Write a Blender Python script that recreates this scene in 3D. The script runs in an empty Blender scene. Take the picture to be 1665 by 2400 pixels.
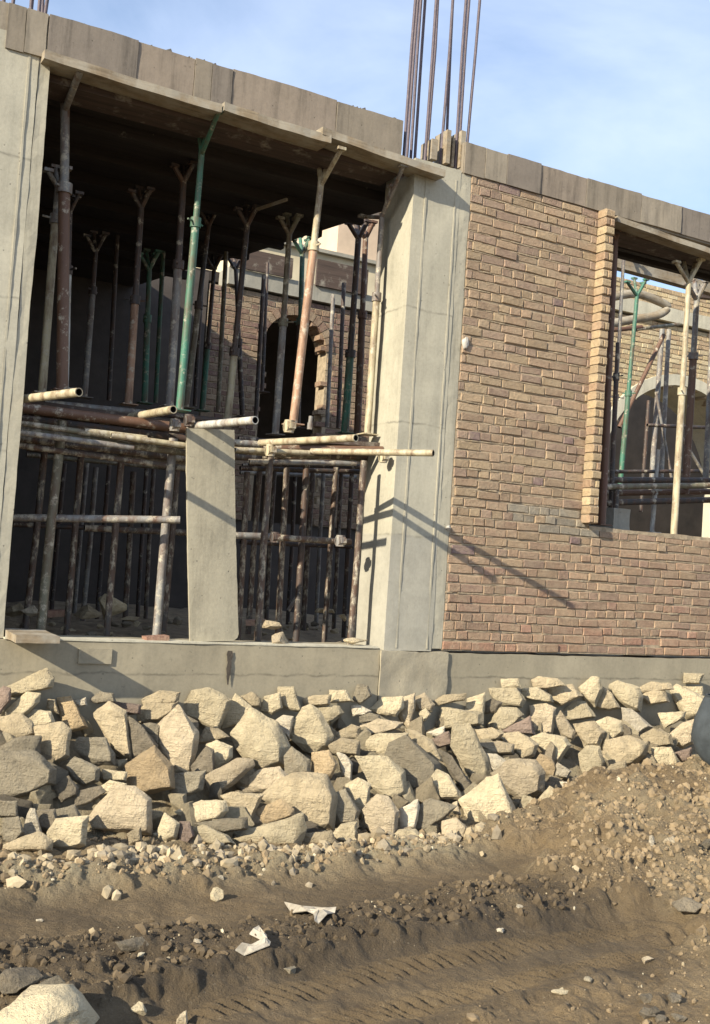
import bpy, bmesh, math, random
import numpy as np
from mathutils import Vector, noise as mnoise
R = random.Random(7)
sc = bpy.context.scene
COL = sc.collection
K = 1665 / 1596

# ------------------------------------------------------------------ camera
F = 2500.0
CAM = np.array([-3.157, -6.53, .573]); YAW, PIT, ROL = .4966, .0488, -.067
_cy, _sy, _cp, _sp = math.cos(YAW), math.sin(YAW), math.cos(PIT), math.sin(PIT)
FW = np.array([_sy * _cp, _cy * _cp, _sp]); RT = np.array([_cy, -_sy, 0.]); UP = np.cross(RT, FW)
_c, _s = math.cos(ROL), math.sin(ROL)
RT, UP = _c * RT - _s * UP, _s * RT + _c * UP

def ray(x, y): return FW + RT * (x * K - 832.5) / F - UP * (y * K - 1200) / F
def atY(x, y, Y): d = ray(x, y); return CAM + d * (Y - CAM[1]) / d[1]
def atZ(x, y, Z): d = ray(x, y); return CAM + d * (Z - CAM[2]) / d[2]
def atD(x, y, D): return CAM + ray(x, y) * D

# ------------------------------------------------------------------ materials
def newmat(name):
    m = bpy.data.materials.new(name); m.use_nodes = True
    nt = m.node_tree; b = nt.nodes['Principled BSDF']
    return m, nt, b
class N:
    def __init__(s, nt): s.nt = nt; s.co = None
    def node(s, t, **kw):
        n = s.nt.nodes.new(t)
        for k, v in kw.items(): setattr(n, k, v)
        return n
    def link(s, a, b): s.nt.links.new(a, b)
    def coord(s, kind='Object', scale=(1, 1, 1)):
        t = s.node('ShaderNodeTexCoord'); mp = s.node('ShaderNodeMapping'); mp.inputs['Scale'].default_value = scale
        s.link(t.outputs[kind], mp.inputs['Vector']); return mp.outputs[0]
    def noise(s, v, scale, detail=5, rough=.6, dist=0):
        n = s.node('ShaderNodeTexNoise'); n.inputs['Scale'].default_value = scale; n.inputs['Detail'].default_value = detail
        n.inputs['Roughness'].default_value = rough; n.inputs['Distortion'].default_value = dist
        s.link(v, n.inputs['Vector']); return n.outputs['Fac']
    def ramp(s, f, pts):
        r = s.node('ShaderNodeValToRGB'); e = r.color_ramp.elements
        while len(e) < len(pts): e.new(.5)
        for i, (p, c) in enumerate(pts):
            e[i].position = p; e[i].color = (*c, 1) if isinstance(c, tuple) else (c, c, c, 1)
        s.link(f, r.inputs[0]); return r.outputs['Color']
    def mix(s, fac, a, b, mode='MIX'):
        m = s.node('ShaderNodeMix', data_type='RGBA', blend_type=mode)
        for sock, v in ((m.inputs[0], fac), (m.inputs[6], a), (m.inputs[7], b)):
            if hasattr(v, 'is_linked'): s.link(v, sock)
            elif isinstance(v, tuple): sock.default_value = (*v, 1)
            else: sock.default_value = v
        return m.outputs[2]
    def math(s, op, a, b=None):
        m = s.node('ShaderNodeMath', operation=op)
        for i, v in enumerate((a, b)):
            if v is None: continue
            if hasattr(v, 'is_linked'): s.link(v, m.inputs[i])
            else: m.inputs[i].default_value = v
        return m.outputs[0]
    def bump(s, h, strength, dist, b):
        n = s.node('ShaderNodeBump'); n.inputs['Strength'].default_value = strength; n.inputs['Distance'].default_value = dist
        s.link(h, n.inputs['Height']); s.link(n.outputs[0], b.inputs['Normal'])

def concrete(name, base, dark=.62, lines=(), streak=.3, spots=True, bump=.35, lift=None):
    m, nt, b = newmat(name); n = N(nt)
    v = n.coord('Object'); vs = n.coord('Object', (9, 9, .7))
    d = tuple(c * dark for c in base); l = tuple(min(.8, c * 1.15) for c in base)
    c = n.ramp(n.noise(v, 2.2, 8, .62, .4), [(.3, d), (.5, base), (.72, l)])
    c = n.mix(n.ramp(n.noise(v, 1.1, 5, .6, 1.2), [(.44, 0.), (.62, .4)]), c, tuple(x * .62 for x in base))
    c = n.mix(streak, c, n.ramp(n.noise(vs, 1.5, 6, .7), [(.34, tuple(x * .42 for x in base)), (.5, base), (.68, l)]))
    c = n.mix(.2, c, n.ramp(n.noise(v, 40, 4, .7), [(.3, tuple(x * .55 for x in base)), (.6, l)]))
    if spots:
        c = n.mix(n.ramp(n.noise(v, 24, 3, .6), [(.69, 0.), (.74, .6)]), c, tuple(x * .45 for x in base))
    vo = n.node('ShaderNodeTexVoronoi'); vo.inputs['Scale'].default_value = 22; n.link(v, vo.inputs['Vector'])
    sv = n.node('ShaderNodeSeparateColor'); n.link(vo.outputs['Color'], sv.inputs[0])
    hole = n.math('MULTIPLY', n.ramp(vo.outputs['Distance'], [(.07, 1.), (.13, 0.)]), n.ramp(sv.outputs[0], [(.72, 0.), (.78, .75)]))
    c = n.mix(hole, c, tuple(x * .35 for x in base))
    if lines:
        sep = n.node('ShaderNodeSeparateXYZ'); n.link(v, sep.inputs[0])
        w = n.math('MULTIPLY', n.noise(v, 5, 4), .07)
        for z in lines:
            dd = n.math('ABSOLUTE', n.math('SUBTRACT', n.math('ADD', sep.outputs[2], w), z + .035))
            f = n.math('MULTIPLY', n.ramp(dd, [(0., 1.), (.012, 0.)]), n.ramp(n.noise(v, 9, 3), [(.35, .15), (.6, .8)]))
            c = n.mix(f, c, tuple(x * .4 for x in base))
    if lift:   # the first pour is a greyer mix, below an uneven line
        sp = n.node('ShaderNodeSeparateXYZ'); n.link(v, sp.inputs[0])
        zz = n.math('ADD', sp.outputs[2], n.math('MULTIPLY', n.noise(v, 4, 5), .12))
        c = n.mix(n.ramp(zz, [(lift[0] + .055, .7), (lift[0] + .065, 0.)]), c, n.ramp(n.noise(v, 5, 7, .7), [(.35, tuple(x * .7 for x in lift[1])), (.65, lift[1])]))
    n.link(c, b.inputs['Base Color']); b.inputs['Roughness'].default_value = .92
    n.bump(n.math('ADD', n.math('MULTIPLY', n.noise(v, 60, 6, .7), .45), n.math('SUBTRACT', n.noise(v, 6, 4), n.math('MULTIPLY', hole, .8))), bump * .7, .010, b)
    return m

def steel(name, col, rust=.4, cement=.35, zs=.25, fleck=False):
    m, nt, b = newmat(name); n = N(nt)
    v = n.coord('Object', (1, 1, zs)); v1 = n.coord('Object')
    c = n.mix(n.ramp(n.noise(v, 14, 6, .7), [(.5 - rust * .3, 0.), (.75 - rust * .2, 1.)]), col, (.11, .055, .03))
    hi = (.42, .37, .275) if fleck else (.46, .41, .31)
    c = n.mix(n.ramp(n.noise(n.coord('Object', (1, 1, .45)) if fleck else v1, 19 if fleck else 13, 7, .75), [(.62 - cement * .25, 0.), (.7 - cement * .2, .9)]), c, hi)
    n.link(c, b.inputs['Base Color']); b.inputs['Roughness'].default_value = .6
    n.bump(n.noise(v1, 60, 4), .3, .004, b)
    return m

def timber(name, base, ax=0, cement=.45):
    m, nt, b = newmat(name); n = N(nt)
    s = [14, 14, 14]; s[ax] = .8
    v = n.coord('Object', tuple(s)); v1 = n.coord('Object')
    c = n.ramp(n.noise(v, 2, 6, .65, .5), [(.28, tuple(x * .45 for x in base)), (.5, base), (.75, tuple(x * 1.3 for x in base))])
    c = n.mix(n.ramp(n.noise(v1, 6, 6, .7), [(.55 - cement * .2, 0.), (.72 - cement * .15, .75)]), c, (.34, .31, .25))
    n.link(c, b.inputs['Base Color']); b.inputs['Roughness'].default_value = .88
    n.bump(n.noise(v, 5, 5), .4, .006, b)
    return m

def plain(name, col, var=.25, scale=8, rough=.8, bump=.3, bd=.01):
    m, nt, b = newmat(name); n = N(nt); v = n.coord('Object')
    c = n.ramp(n.noise(v, scale, 6, .65), [(.3, tuple(x * (1 - var) for x in col)), (.7, tuple(x * (1 + var) for x in col))])
    n.link(c, b.inputs['Base Color']); b.inputs['Roughness'].default_value = rough
    n.bump(n.noise(v, scale * 4, 5, .7), bump, bd, b)
    return m

def vcol(name, var=.3, scale=30, bump=.5, bd=.008, rough=.9, mix=True):
    m, nt, b = newmat(name); n = N(nt); v = n.coord('Object')
    a = n.node('ShaderNodeAttribute'); a.attribute_name = 'Col'
    f = n.ramp(n.noise(v, scale, 6, .7), [(.28, 1 - var), (.7, 1 + var * .5)])
    c = n.mix(1., a.outputs['Color'], f, 'MULTIPLY')
    if mix: c = n.mix(n.ramp(n.noise(v, 9, 7, .75), [(.45, 0.), (.68, .55)]), c, (.38, .30, .20))
    if mix: c = n.mix(n.ramp(n.noise(v, 2.2, 5, .6), [(.5, 0.), (.7, .3)]), c, (.2, .14, .1))
    n.link(c, b.inputs['Base Color']); b.inputs['Roughness'].default_value = rough
    n.bump(n.noise(v, scale * 2, 6, .7), bump, bd, b)
    return m

def rockmat(name, col):
    m, nt, b = newmat(name); n = N(nt)
    v = n.coord('Object'); oi = n.node('ShaderNodeObjectInfo')
    add = n.node('ShaderNodeVectorMath', operation='ADD'); cx = n.node('ShaderNodeCombineXYZ')
    r = n.math('MULTIPLY', oi.outputs['Random'], 37.)
    for i in range(3): n.link(r, cx.inputs[i])
    n.link(v, add.inputs[0]); n.link(cx.outputs[0], add.inputs[1]); v = add.outputs[0]
    c = n.ramp(n.noise(v, 7, 7, .65, .6), [(.3, tuple(x * .68 for x in col)), (.5, col), (.72, tuple(min(.75, x * 1.15) for x in col))])
    c = n.mix(n.ramp(n.noise(v, 4.5, 8, .75, .8), [(.55, 0.), (.68, .55)]), c, (.26, .2, .125))
    c = n.mix(n.ramp(n.noise(v, 11, 7, .75, 1.), [(.60, 0.), (.68, .4)]), c, (.17, .13, .085))
    c = n.mix(n.ramp(n.noise(v, 45, 4, .7), [(.6, 0.), (.72, .5)]), c, tuple(x * .5 for x in col))
    st = n.node('ShaderNodeMapping'); st.inputs['Scale'].default_value = (3, 5, 30); st.inputs['Rotation'].default_value = (.5, .3, .2); n.link(v, st.inputs['Vector'])
    strata = n.noise(st.outputs[0], 1.6, 6, .65, .8)
    c = n.mix(n.ramp(strata, [(.38, .2), (.52, 0.)]), c, tuple(x * .55 for x in col))
    hs = n.node('ShaderNodeHueSaturation')
    n.link(n.math('ADD', n.math('MULTIPLY', oi.outputs['Random'], .46), .76), hs.inputs['Value'])
    n.link(c, hs.inputs['Color']); n.link(hs.outputs[0], b.inputs['Base Color']); b.inputs['Roughness'].default_value = .93
    n.bump(n.math('ADD', n.noise(v, 26, 7, .7), n.math('ADD', n.math('MULTIPLY', n.noise(v, 90, 4, .7), .4), n.math('MULTIPLY', strata, .5))), 1., .034, b)
    return m

M = {}
M['conc'] = concrete('column_concrete', (.41, .38, .295), .70, (.80, 1.61, 2.44), .25, True, .35, (.80, (.36, .34, .285)))
M['conc_left'] = concrete('left_column_concrete', (.42, .39, .305), .74, (2.02, 2.86, 1.1), .22)
M['seam'] = concrete('column_seam_concrete', (.38, .35, .27), .7, (), .5)
M['plinth'] = concrete('plinth_concrete', (.31, .27, .19), .72, (-.2,), .15)
M['rough'] = concrete('rough_concrete', (.33, .29, .21), .6, (), .05, True, .9)
M['beam'] = [concrete('beam_concrete', c, .6, (), .75) for c in ((.22, .185, .14), (.27, .23, .175), (.19, .16, .13), (.24, .195, .15))]
M['slab'] = timber('slab_underside', (.028, .021, .018), 0, -.6)  # near-black base colour: the ceiling's deep shade is painted in
M['inner'] = plain('inner_plaster', (.065, .052, .043), .3, 3)  # albedo lowered so the room's shadow is baked into the walls
M['mortar'] = plain('mortar', (.33, .26, .175), .35, 14, .95, .8, .012)
M['brick'] = vcol('brick', .35, 34, .8, .014)
M['greyconc'] = concrete('grey_concrete', (.30, .28, .23), .7)
M['paleconc'] = concrete('arch_ring_concrete', (.52, .48, .37), .7)
M['wood'] = timber('plank_timber', (.235, .18, .115), 0, .7)
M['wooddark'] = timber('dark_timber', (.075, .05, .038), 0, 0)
M['woodz'] = timber('post_timber', (.17, .095, .045), 2, .1)
M['panel'] = concrete('shuttering_board', (.33, .295, .215), .5, (), .4, True, .6)  # blotches deepened to suggest the shadow on the board's upper half
M['rust'] = steel('rusty_steel', (.13, .055, .035), .8, .1)
M['rebar'] = plain('rebar_steel', (.10, .075, .085), .3, 30, .6)
for nm, c in dict(cream=(.46, .40, .26), pink=(.40, .24, .15), green=(.045, .16, .105), grey=(.22, .215, .2), white=(.5, .5, .46), dark=(.045, .04, .038), olive=(.16, .15, .10), brown=(.14, .075, .045)).items():
    M['s_' + nm] = steel('steel_' + nm, c, .3, .25 if nm in ('dark', 'green', 'brown') else .4)
M['s_fleck'] = steel('steel_flecked', (.07, .06, .05), .4, .46, .5, True)  # pale flecks paint sunlit patches onto the dark tubes
M['s_hole'] = plain('tube_inside', (.012, .01, .009), .1)
for nm, c in dict(c=(.56, .465, .30), t=(.46, .37, .235), g=(.29, .245, .17), o=(.48, .355, .205), w=(.58, .50, .37), r=(.24, .175, .135), d=(.20, .165, .115), p=(.50, .405, .27)).items():
    M['rk_' + nm] = rockmat('stone_' + nm, c)
M['plastic'] = plain('white_plastic', (.38, .335, .265), .3, 26, .6)
M['traymetal'] = plain('barrow_metal', (.042, .05, .056), .35, 9, .65)
M['cream_paint'] = plain('cream_paint', (.55, .50, .36), .15, 20, .6)
M['rubber'] = plain('rubber', (.02, .02, .02), .2)
M['creamwall'] = plain('cream_render', (.55, .47, .32), .15, 2)

# dirt
def dirtmat():
    m, nt, b = newmat('dirt'); n = N(nt); v = n.coord('Object')
    a = n.node('ShaderNodeAttribute'); a.attribute_name = 'Soil'
    sep = n.node('ShaderNodeSeparateColor'); n.link(a.outputs['Color'], sep.inputs[0])
    dry = n.ramp(n.noise(v, 3.5, 9, .7), [(.28, (.12, .08, .04)), (.5, (.20, .14, .072)), (.74, (.28, .205, .115))])
    wet = n.ramp(n.noise(v, 4, 8, .65), [(.28, (.052, .036, .019)), (.5, (.086, .06, .032)), (.75, (.135, .096, .053))])
    c = n.mix(sep.outputs[0], dry, wet)
    c = n.mix(n.math('MULTIPLY', sep.outputs[1], n.ramp(n.noise(v, 6, 6), [(.35, .3), (.65, 1.)])), c, (.30, .255, .165))
    c = n.mix(n.ramp(n.noise(v, 70, 3, .7), [(.62, 0.), (.75, .5)]), c, (.42, .35, .24))
    c = n.mix(n.ramp(n.noise(v, 38, 4, .7), [(.3, .5), (.45, 0.)]), c, (.06, .042, .025))
    n.link(c, b.inputs['Base Color'])
    b.inputs['Roughness'].default_value = .9
    h = n.math('ADD', n.noise(v, 30, 8, .72), n.math('MULTIPLY', n.noise(v, 110, 5, .7), .5))
    n.bump(h, 1., .03, b)
    return m
M['dirt'] = dirtmat()

# ------------------------------------------------------------------ mesh builder
class MB:
    def __init__(s): s.v = []; s.f = []; s.c = []; s.mi = []
    def add(s, vs, fs, col=None, mi=0):
        o = len(s.v); s.v += [tuple(map(float, p)) for p in vs]
        for f in fs: s.f.append([i + o for i in f]); s.c.append(col); s.mi.append(mi)
    def box(s, x0, x1, y0, y1, z0, z1, col=None, mi=0):
        vs = [(x, y, z) for z in (z0, z1) for y in (y0, y1) for x in (x0, x1)]
        s.add(vs, [(0, 2, 3, 1), (4, 5, 7, 6), (0, 1, 5, 4), (2, 6, 7, 3), (0, 4, 6, 2), (1, 3, 7, 5)], col, mi); return s
    def obox(s, p0, p1, w, h, up=(0, 0, 1), mi=0):
        p0, p1 = Vector(p0), Vector(p1); d = (p1 - p0).normalized(); a = d.cross(Vector(up))
        if a.length < 1e-3: a = d.cross(Vector((0, 1, 0)))
        a.normalize(); u = a.cross(d); vs = []
        for p in (p0, p1):
            for i, j in ((-1, -1), (1, -1), (1, 1), (-1, 1)): vs.append(p + a * w / 2 * i + u * h / 2 * j)
        s.add(vs, [(3, 2, 1, 0), (4, 5, 6, 7), (0, 1, 5, 4), (1, 2, 6, 5), (2, 3, 7, 6), (3, 0, 4, 7)], None, mi); return s
    def tube(s, pts, r, n=10, hollow=True, mi=0, r1=None):
        pts = [Vector(p) for p in pts]; rings = []; o = len(s.v)
        ref = None
        for i, p in enumerate(pts):
            d = (pts[min(i + 1, len(pts) - 1)] - pts[max(i - 1, 0)]).normalized()
            if ref is None: ref = Vector((0, 0, 1)) if abs(d.z) < .9 else Vector((1, 0, 0))
            a = d.cross(ref).normalized(); b2 = a.cross(d); rr = r if r1 is None else r + (r1 - r) * i / (len(pts) - 1)
            rings.append([p + (a * math.cos(2 * math.pi * k / n) + b2 * math.sin(2 * math.pi * k / n)) * rr for k in range(n)])
        vs = [q for rg in rings for q in rg]; fs = []
        for i in range(len(pts) - 1):
            for k in range(n): fs.append((i * n + k, i * n + (k + 1) % n, (i + 1) * n + (k + 1) % n, (i + 1) * n + k))
        s.add(vs, fs, None, mi)
        for end, rg in ((0, rings[0]), (1, rings[-1])):
            p = pts[0] if end == 0 else pts[-1]; d = (pts[1] - pts[0]).normalized() if end == 0 else (pts[-2] - pts[-1]).normalized()
            if hollow:
                inn = [p + (q - p) * .78 for q in rg]; dep = [q + d * min(.12, (pts[1] - pts[0]).length * .4) for q in inn]
                s.add(rg + inn, [(k, (k + 1) % n, n + (k + 1) % n, n + k) for k in range(n)], None, mi)
                s.add(inn + dep, [(k, (k + 1) % n, n + (k + 1) % n, n + k) for k in range(n)] + [tuple(range(n, 2 * n))], None, 1)
            else: s.add(rg, [tuple(range(n))], None, mi)
        return s

WL = {}
def tag(o, label=None, cat=None, group=None, kind=None):
    if label: o['label'] = label
    if cat: o['category'] = cat
    if group: o['group'] = group
    if kind: o['kind'] = kind
    return o
def empty(name, loc, label, cat, group=None):
    o = bpy.data.objects.new(name, None); COL.objects.link(o); o.location = loc; o.empty_display_size = .1
    WL[o.name] = Vector(loc); return tag(o, label, cat, group)
def build(name, mb, mat, parent=None, origin=None, smooth=None):
    if parent is not None: org = WL[parent.name]
    elif origin is not None: org = Vector(origin)
    else:
        a = np.array(mb.v); org = Vector((a[:, 0].mean(), a[:, 1].mean(), a[:, 2].min()))
    me = bpy.data.meshes.new(name); me.from_pydata([tuple(Vector(v) - org) for v in mb.v], [], mb.f)
    mats = mat if isinstance(mat, list) else [mat]
    for m in mats: me.materials.append(m)
    if len(mats) > 1: me.polygons.foreach_set('material_index', [min(i, len(mats) - 1) for i in mb.mi])
    if any(c is not None for c in mb.c):
        at = me.attributes.new('Col', 'FLOAT_COLOR', 'FACE')
        at.data.foreach_set('color', [x for c in mb.c for x in (*(c or (.3, .2, .15)), 1)])
    if smooth is not None:
        me.polygons.foreach_set('use_smooth', [True] * len(me.polygons)); me.set_sharp_from_angle(angle=math.radians(smooth))
    me.update()
    o = bpy.data.objects.new(name, me); COL.objects.link(o)
    if parent is not None: o.parent = parent; WL[o.name] = org
    else: o.location = org; WL[o.name] = org
    return o

# ------------------------------------------------------------------ the building
XL, XC1, XC2, XW = -1.917, .686, 1.174, 2.41
B = empty('unfinished_building', (0, 0, 0), 'unfinished brick and concrete building with an open scaffolded bay', 'building')

def roughen(mb, step=.12, amp=.006, seed=0):
    """subdivide a box builder and jitter it so that cast surfaces are not dead flat"""
    bm = bmesh.new()
    vs = [bm.verts.new(v) for v in mb.v]
    for f in mb.f:
        try: bm.faces.new([vs[i] for i in f])
        except ValueError: pass
    for _ in range(7):
        es = [e for e in bm.edges if e.calc_length() > step]
        if not es: break
        bmesh.ops.subdivide_edges(bm, edges=es, cuts=1, use_grid_fill=True)
    bm.normal_update()
    for v in bm.verts:
        p = Vector(v.co) * 2.3 + Vector((seed * 3.1, seed, 0))
        v.co += v.normal * (mnoise.noise(p) * amp + mnoise.noise(p * 4.1) * amp * .6 + mnoise.noise(p * 11) * amp * .35)
    out = MB(); bm.verts.index_update()
    out.v = [tuple(v.co) for v in bm.verts]
    for f in bm.faces: out.f.append([v.index for v in f.verts]); out.c.append(None); out.mi.append(0)
    bm.free(); return out

pl = MB(); pl.box(-6, .64, -.03, .35, -1.2, -.004)
build('plinth', roughen(pl, .09, .007, 1), M['plinth'], B, smooth=40)
build('plinth', roughen(MB().box(.645, 1.2, -.045, .35, -1.2, -.02), .05, .016, 2), M['rough'], B, smooth=40)
build('plinth', roughen(MB().box(1.205, 6, -.03, .35, -1.2, -.03), .09, .009, 3), M['plinth'], B, smooth=40)
# small repair patch and drip stain on the plinth
q0, q1 = atY(178, 1456, -.04), atY(250, 1492, -.04)
build('repair_patch', roughen(MB().box(q0[0], q1[0], -.048, -.03, q1[2], q0[2]), .03, .004, 4), M['plinth'], B)
mb = MB(); a = atY(518, 1462, -.041); prof = [(0, .016), (.03, .022), (.07, .012), (.11, .017), (.16, .012), (.22, .004)]
for i in range(len(prof) - 1):
    (z0, w0), (z1, w1) = prof[i], prof[i + 1]; s0, s1 = R.uniform(-.004, .004), R.uniform(-.004, .004)
    mb.add([(a[0] - w0 + s0, -.041, a[2] - z0), (a[0] + w0 + s0, -.041, a[2] - z0), (a[0] + w1 + s1, -.041, a[2] - z1), (a[0] - w1 + s1, -.041, a[2] - z1)], [(0, 1, 2, 3)])
build('drip_stain', mb, plain('stain', (.07, .055, .04), .4, 20), B)

build('sunlit_edge_strip', roughen(MB().box(XL, .62, -.036, .085, -.003, .008), .05, .004, 6), M['paleconc'], B)  # thin pale strip modelled for sunlight catching the plinth's top edge
# floor inside
fl = MB(); nx, ny = 120, 60; g = [[0] * (ny + 1) for _ in range(nx + 1)]
vs = []
for i in range(nx + 1):
    for j in range(ny + 1):
        x = -2.45 + 12.5 * (i / nx) ** 1.3; y = .1 + 9 * (j / ny) ** 1.5
        z = -.05 + .05 * mnoise.noise(Vector((x * 1.7, y * 1.7, 3))) + .03 * mnoise.noise(Vector((x * 6, y * 6, 1))) + .015 * mnoise.noise(Vector((x * 17, y * 17, 1)))
        vs.append((x, y, z))
fl.add(vs, [(i * (ny + 1) + j, (i + 1) * (ny + 1) + j, (i + 1) * (ny + 1) + j + 1, i * (ny + 1) + j + 1) for i in range(nx) for j in range(ny)])
build('floor', fl, plain('floor_soil', (.29, .225, .145), .45, 7, .95, .9, .03), B, smooth=60)

# columns
def column(x0, x1, ztop, m, seed, seams, recess):
    c = build('column', roughen(MB().box(x0, x1, 0, .42, -.02, ztop), .08, .005, seed), m, B, smooth=40)
    for sx, w in seams: build('formwork_seam', roughen(MB().box(sx, sx + w, -.0045, .004, .0, ztop - .08), .06, .004, seed + 5), M['seam'], c)
    if recess: build('edge_strip', roughen(MB().box(recess[0], recess[1], .003, .38, .0, ztop - .02), .06, .006, seed + 9), M['seam'], c)
    return c
colL = column(-2.42, XL - .07, 3.60, M['conc_left'], 11, ((-2.05, .012),), (XL - .068, XL))
colR = column(XC1, XC2 - .09, 3.53, M['conc'], 12, ((XC1 + .095, .014), (XC2 - .135, .012)), (XC2 - .088, XC2))
def lump(par, px, py, Y, s):
    p = Vector(atY(px, py, Y)); bm = bmesh.new(); bmesh.ops.create_icosphere(bm, subdivisions=3, radius=1); mb = MB(); bm.verts.index_update()
    mb.v = [tuple(p + Vector((v.co.x * s[0], v.co.y * s[1], v.co.z * s[2])) * (1 + .35 * mnoise.noise(v.co * 1.7 + p * 5))) for v in bm.verts]
    for f in bm.faces: mb.f.append([v.index for v in f.verts]); mb.c.append(None); mb.mi.append(0)
    bm.free(); build('mortar_lump', mb, M['limewash'], par, smooth=60)
M['limewash'] = plain('pale_mortar', (.42, .39, .34), .2, 20, .9)
lump(colR, 1046, 772, -.01, (.028, .02, .045)); lump(colR, 1008, 1186, -.01, (.016, .014, .018))
# bars standing out of the column heads (sub-parts of their column)
def rebar(col, pb, pt, Y, r=.0115):
    a, b = Vector(atY(*pb, Y)), Vector(atY(*pt, Y)); d = b - a; b = a + d * 1.55; a = a - d * .18
    mid = a.lerp(b, .5) + Vector((R.uniform(-.012, .012), R.uniform(-.01, .01), 0))
    build('rebar', MB().tube([a, a.lerp(mid, .5), mid, mid.lerp(b, .5), b], r, 7, False), M['rebar'], col, smooth=60)
def z6(x, y): return ((850 + x / 3.99) / K, (y / 3.99) / K)
for (pb, pt, Y) in (((392, 1400), (500, 0), .08), ((420, 1430), (524, 0), .3), ((455, 1440), (552, 0), .2), ((492, 1445), (588, 0), .12),
                    ((585, 1470), (688, 0), .06), ((600, 1440), (694, 0), .38), ((730, 1480), (838, 0), .1), ((778, 1540), (848, 0), .36),
                    ((868, 1560), (975, 0), .08), ((900, 1500), (1003, 0), .3), ((965, 1500), (1095, 0), .2)):
    rebar(colR, z6(*pb), z6(*pt), Y)
for (pb, pt, Y) in (((5, 75), (8, 0), .1), ((26, 78), (33, 0), .3), ((62, 86), (70, 0), .1), ((67, 90), (74, 0), .35), ((82, 98), (90, 0), .08), ((90, 98), (95, 0), .25), ((97, 98), (108, 0), .12)):
    rebar(colL, pb, pt, Y)

# ring beam of the left bay, cast in panels; stains differ from panel to panel
beamL = build('ring_beam', roughen(MB().box(-4.5, .555, .004, .30, 3.46, 3.765), .1, .004, 21), M['beam'][1], B)
def panel(par, pa, pb2, z0, z1, k, y=-.012):
    x0, x1 = atY(*pa, 0)[0], atY(*pb2, 0)[0]
    build('beam_panel', roughen(MB().box(x0, x1 - .004, y, .001, z0, z1), .05, .005, k + 31), M['beam'][k % 4], par, smooth=40)
for k, (a, b) in enumerate((((20, 10), (62, 20)), ((62, 20), (110, 30)), ((112, 30), (312, 90)), ((312, 90), (440, 130)), ((440, 130), (478, 140)), ((478, 140), (524, 155)), ((524, 155), (758, 225)), ((758, 225), (905, 270)))):
    panel(beamL, a, b, 3.49 + .004 * (k % 3), 3.765 - .004 * (k % 2) + (.006 if k == 6 else 0), k + (k > 4), -.012 - .004 * (k % 3))
# small stone crumbs left on the beam top are cast into it
mb = MB()
for _ in range(70):
    x = R.uniform(-1.9, .5); s_ = R.uniform(.006, .02); y = R.uniform(0, .06)
    mb.obox((x, y, 3.76), (x + s_ * 1.6, y + .01, 3.768 + s_ * .6), s_, s_)
build('mortar_crumbs', mb, M['beam'][1], beamL)
beamR = build('ring_beam', roughen(MB().box(1.10, 6, .004, .30, 3.50, 3.75), .1, .004, 22), M['beam'][0], B)
for k, (a, b) in enumerate((((1046, 320), (1092, 333)), ((1092, 333), (1140, 350)), ((1140, 350), (1215, 370)), ((1215, 370), (1318, 405)), ((1318, 405), (1440, 440)), ((1440, 440), (1530, 470)), ((1530, 470), (1660, 510)), ((1660, 510), (1900, 590)))):
    panel(beamR, a, b, 3.515 + .003 * (k % 2), 3.75 - .005 * (k % 2), k, -.010 - .004 * (k % 3))
# timber stop ends in the gap over the right column
st = MB(); 
for (pa, w, h) in (((1003, 362), .035, .23), ((1018, 368), .022, .2), ((1036, 372), .04, .26), ((975, 352), .05, .13)):
    p = atY(*pa, .05); st.box(p[0] - w / 2, p[0] + w / 2, .03 + R.uniform(0, .03), .2, p[2] - .02, p[2] + h)
build('stop_end_board', st, M['wood'], colR)

# slab of the left bay
S = MB(); poly = [(-4.5, .30), (1.03, .30), (1.0, 1.0), (.80, 2.0), (.62, 2.9), (.38, 3.7), (.1, 5.0), (-4.5, 5.0)]
S.add([(x, y, 3.47) for x, y in poly] + [(x, y, 3.62) for x, y in poly], [tuple(range(8))[::-1], tuple(range(8, 16))] + [(i, (i + 1) % 8, 8 + (i + 1) % 8, 8 + i) for i in range(8)])
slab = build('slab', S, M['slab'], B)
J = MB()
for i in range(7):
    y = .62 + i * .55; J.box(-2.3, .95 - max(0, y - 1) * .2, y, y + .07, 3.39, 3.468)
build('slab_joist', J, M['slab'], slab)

# brickwork ---------------------------------------------------------
def brickcol(x, z, kind):
    t = R.random()
    if kind == 'front':
        low = max(0, min(1, (1.1 - z) / 1.1))
        base = R.choice([(.36, .255, .165), (.35, .245, .16), (.33, .225, .15), (.38, .28, .17), (.355, .26, .17), (.28, .195, .15), (.40, .30, .18), (.30, .205, .155), (.365, .25, .16)])
        red = R.choice([(.34, .185, .12), (.30, .165, .115), (.35, .215, .14), (.28, .165, .12), (.38, .16, .105)])
        c = [a * (1 - low * .7) + b * low * .7 for a, b in zip(base, red)]
        c = [a * .62 + b * .38 for a, b in zip(c, (.345, .24, .155))]
        if t < .015: c = [.23, .155, .14]
        if .9 < z < 1.06 and 1.7 < x < 2.6 and t < .7: c = [.27, .235, .18]
    elif kind == 'jamb': c = R.choice([(.42, .31, .18), (.40, .28, .165), (.36, .24, .15), (.44, .335, .2)])
    elif kind == 'yellow': c = R.choice([(.56, .44, .25), (.52, .38, .22), (.58, .47, .29), (.46, .33, .2)])  # brick colours lightened to show direct sun on this wall
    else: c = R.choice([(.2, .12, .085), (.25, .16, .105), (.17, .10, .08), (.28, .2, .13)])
    k = R.uniform(.82, 1.15); return tuple(v * k for v in c)
CH = .0706
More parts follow.
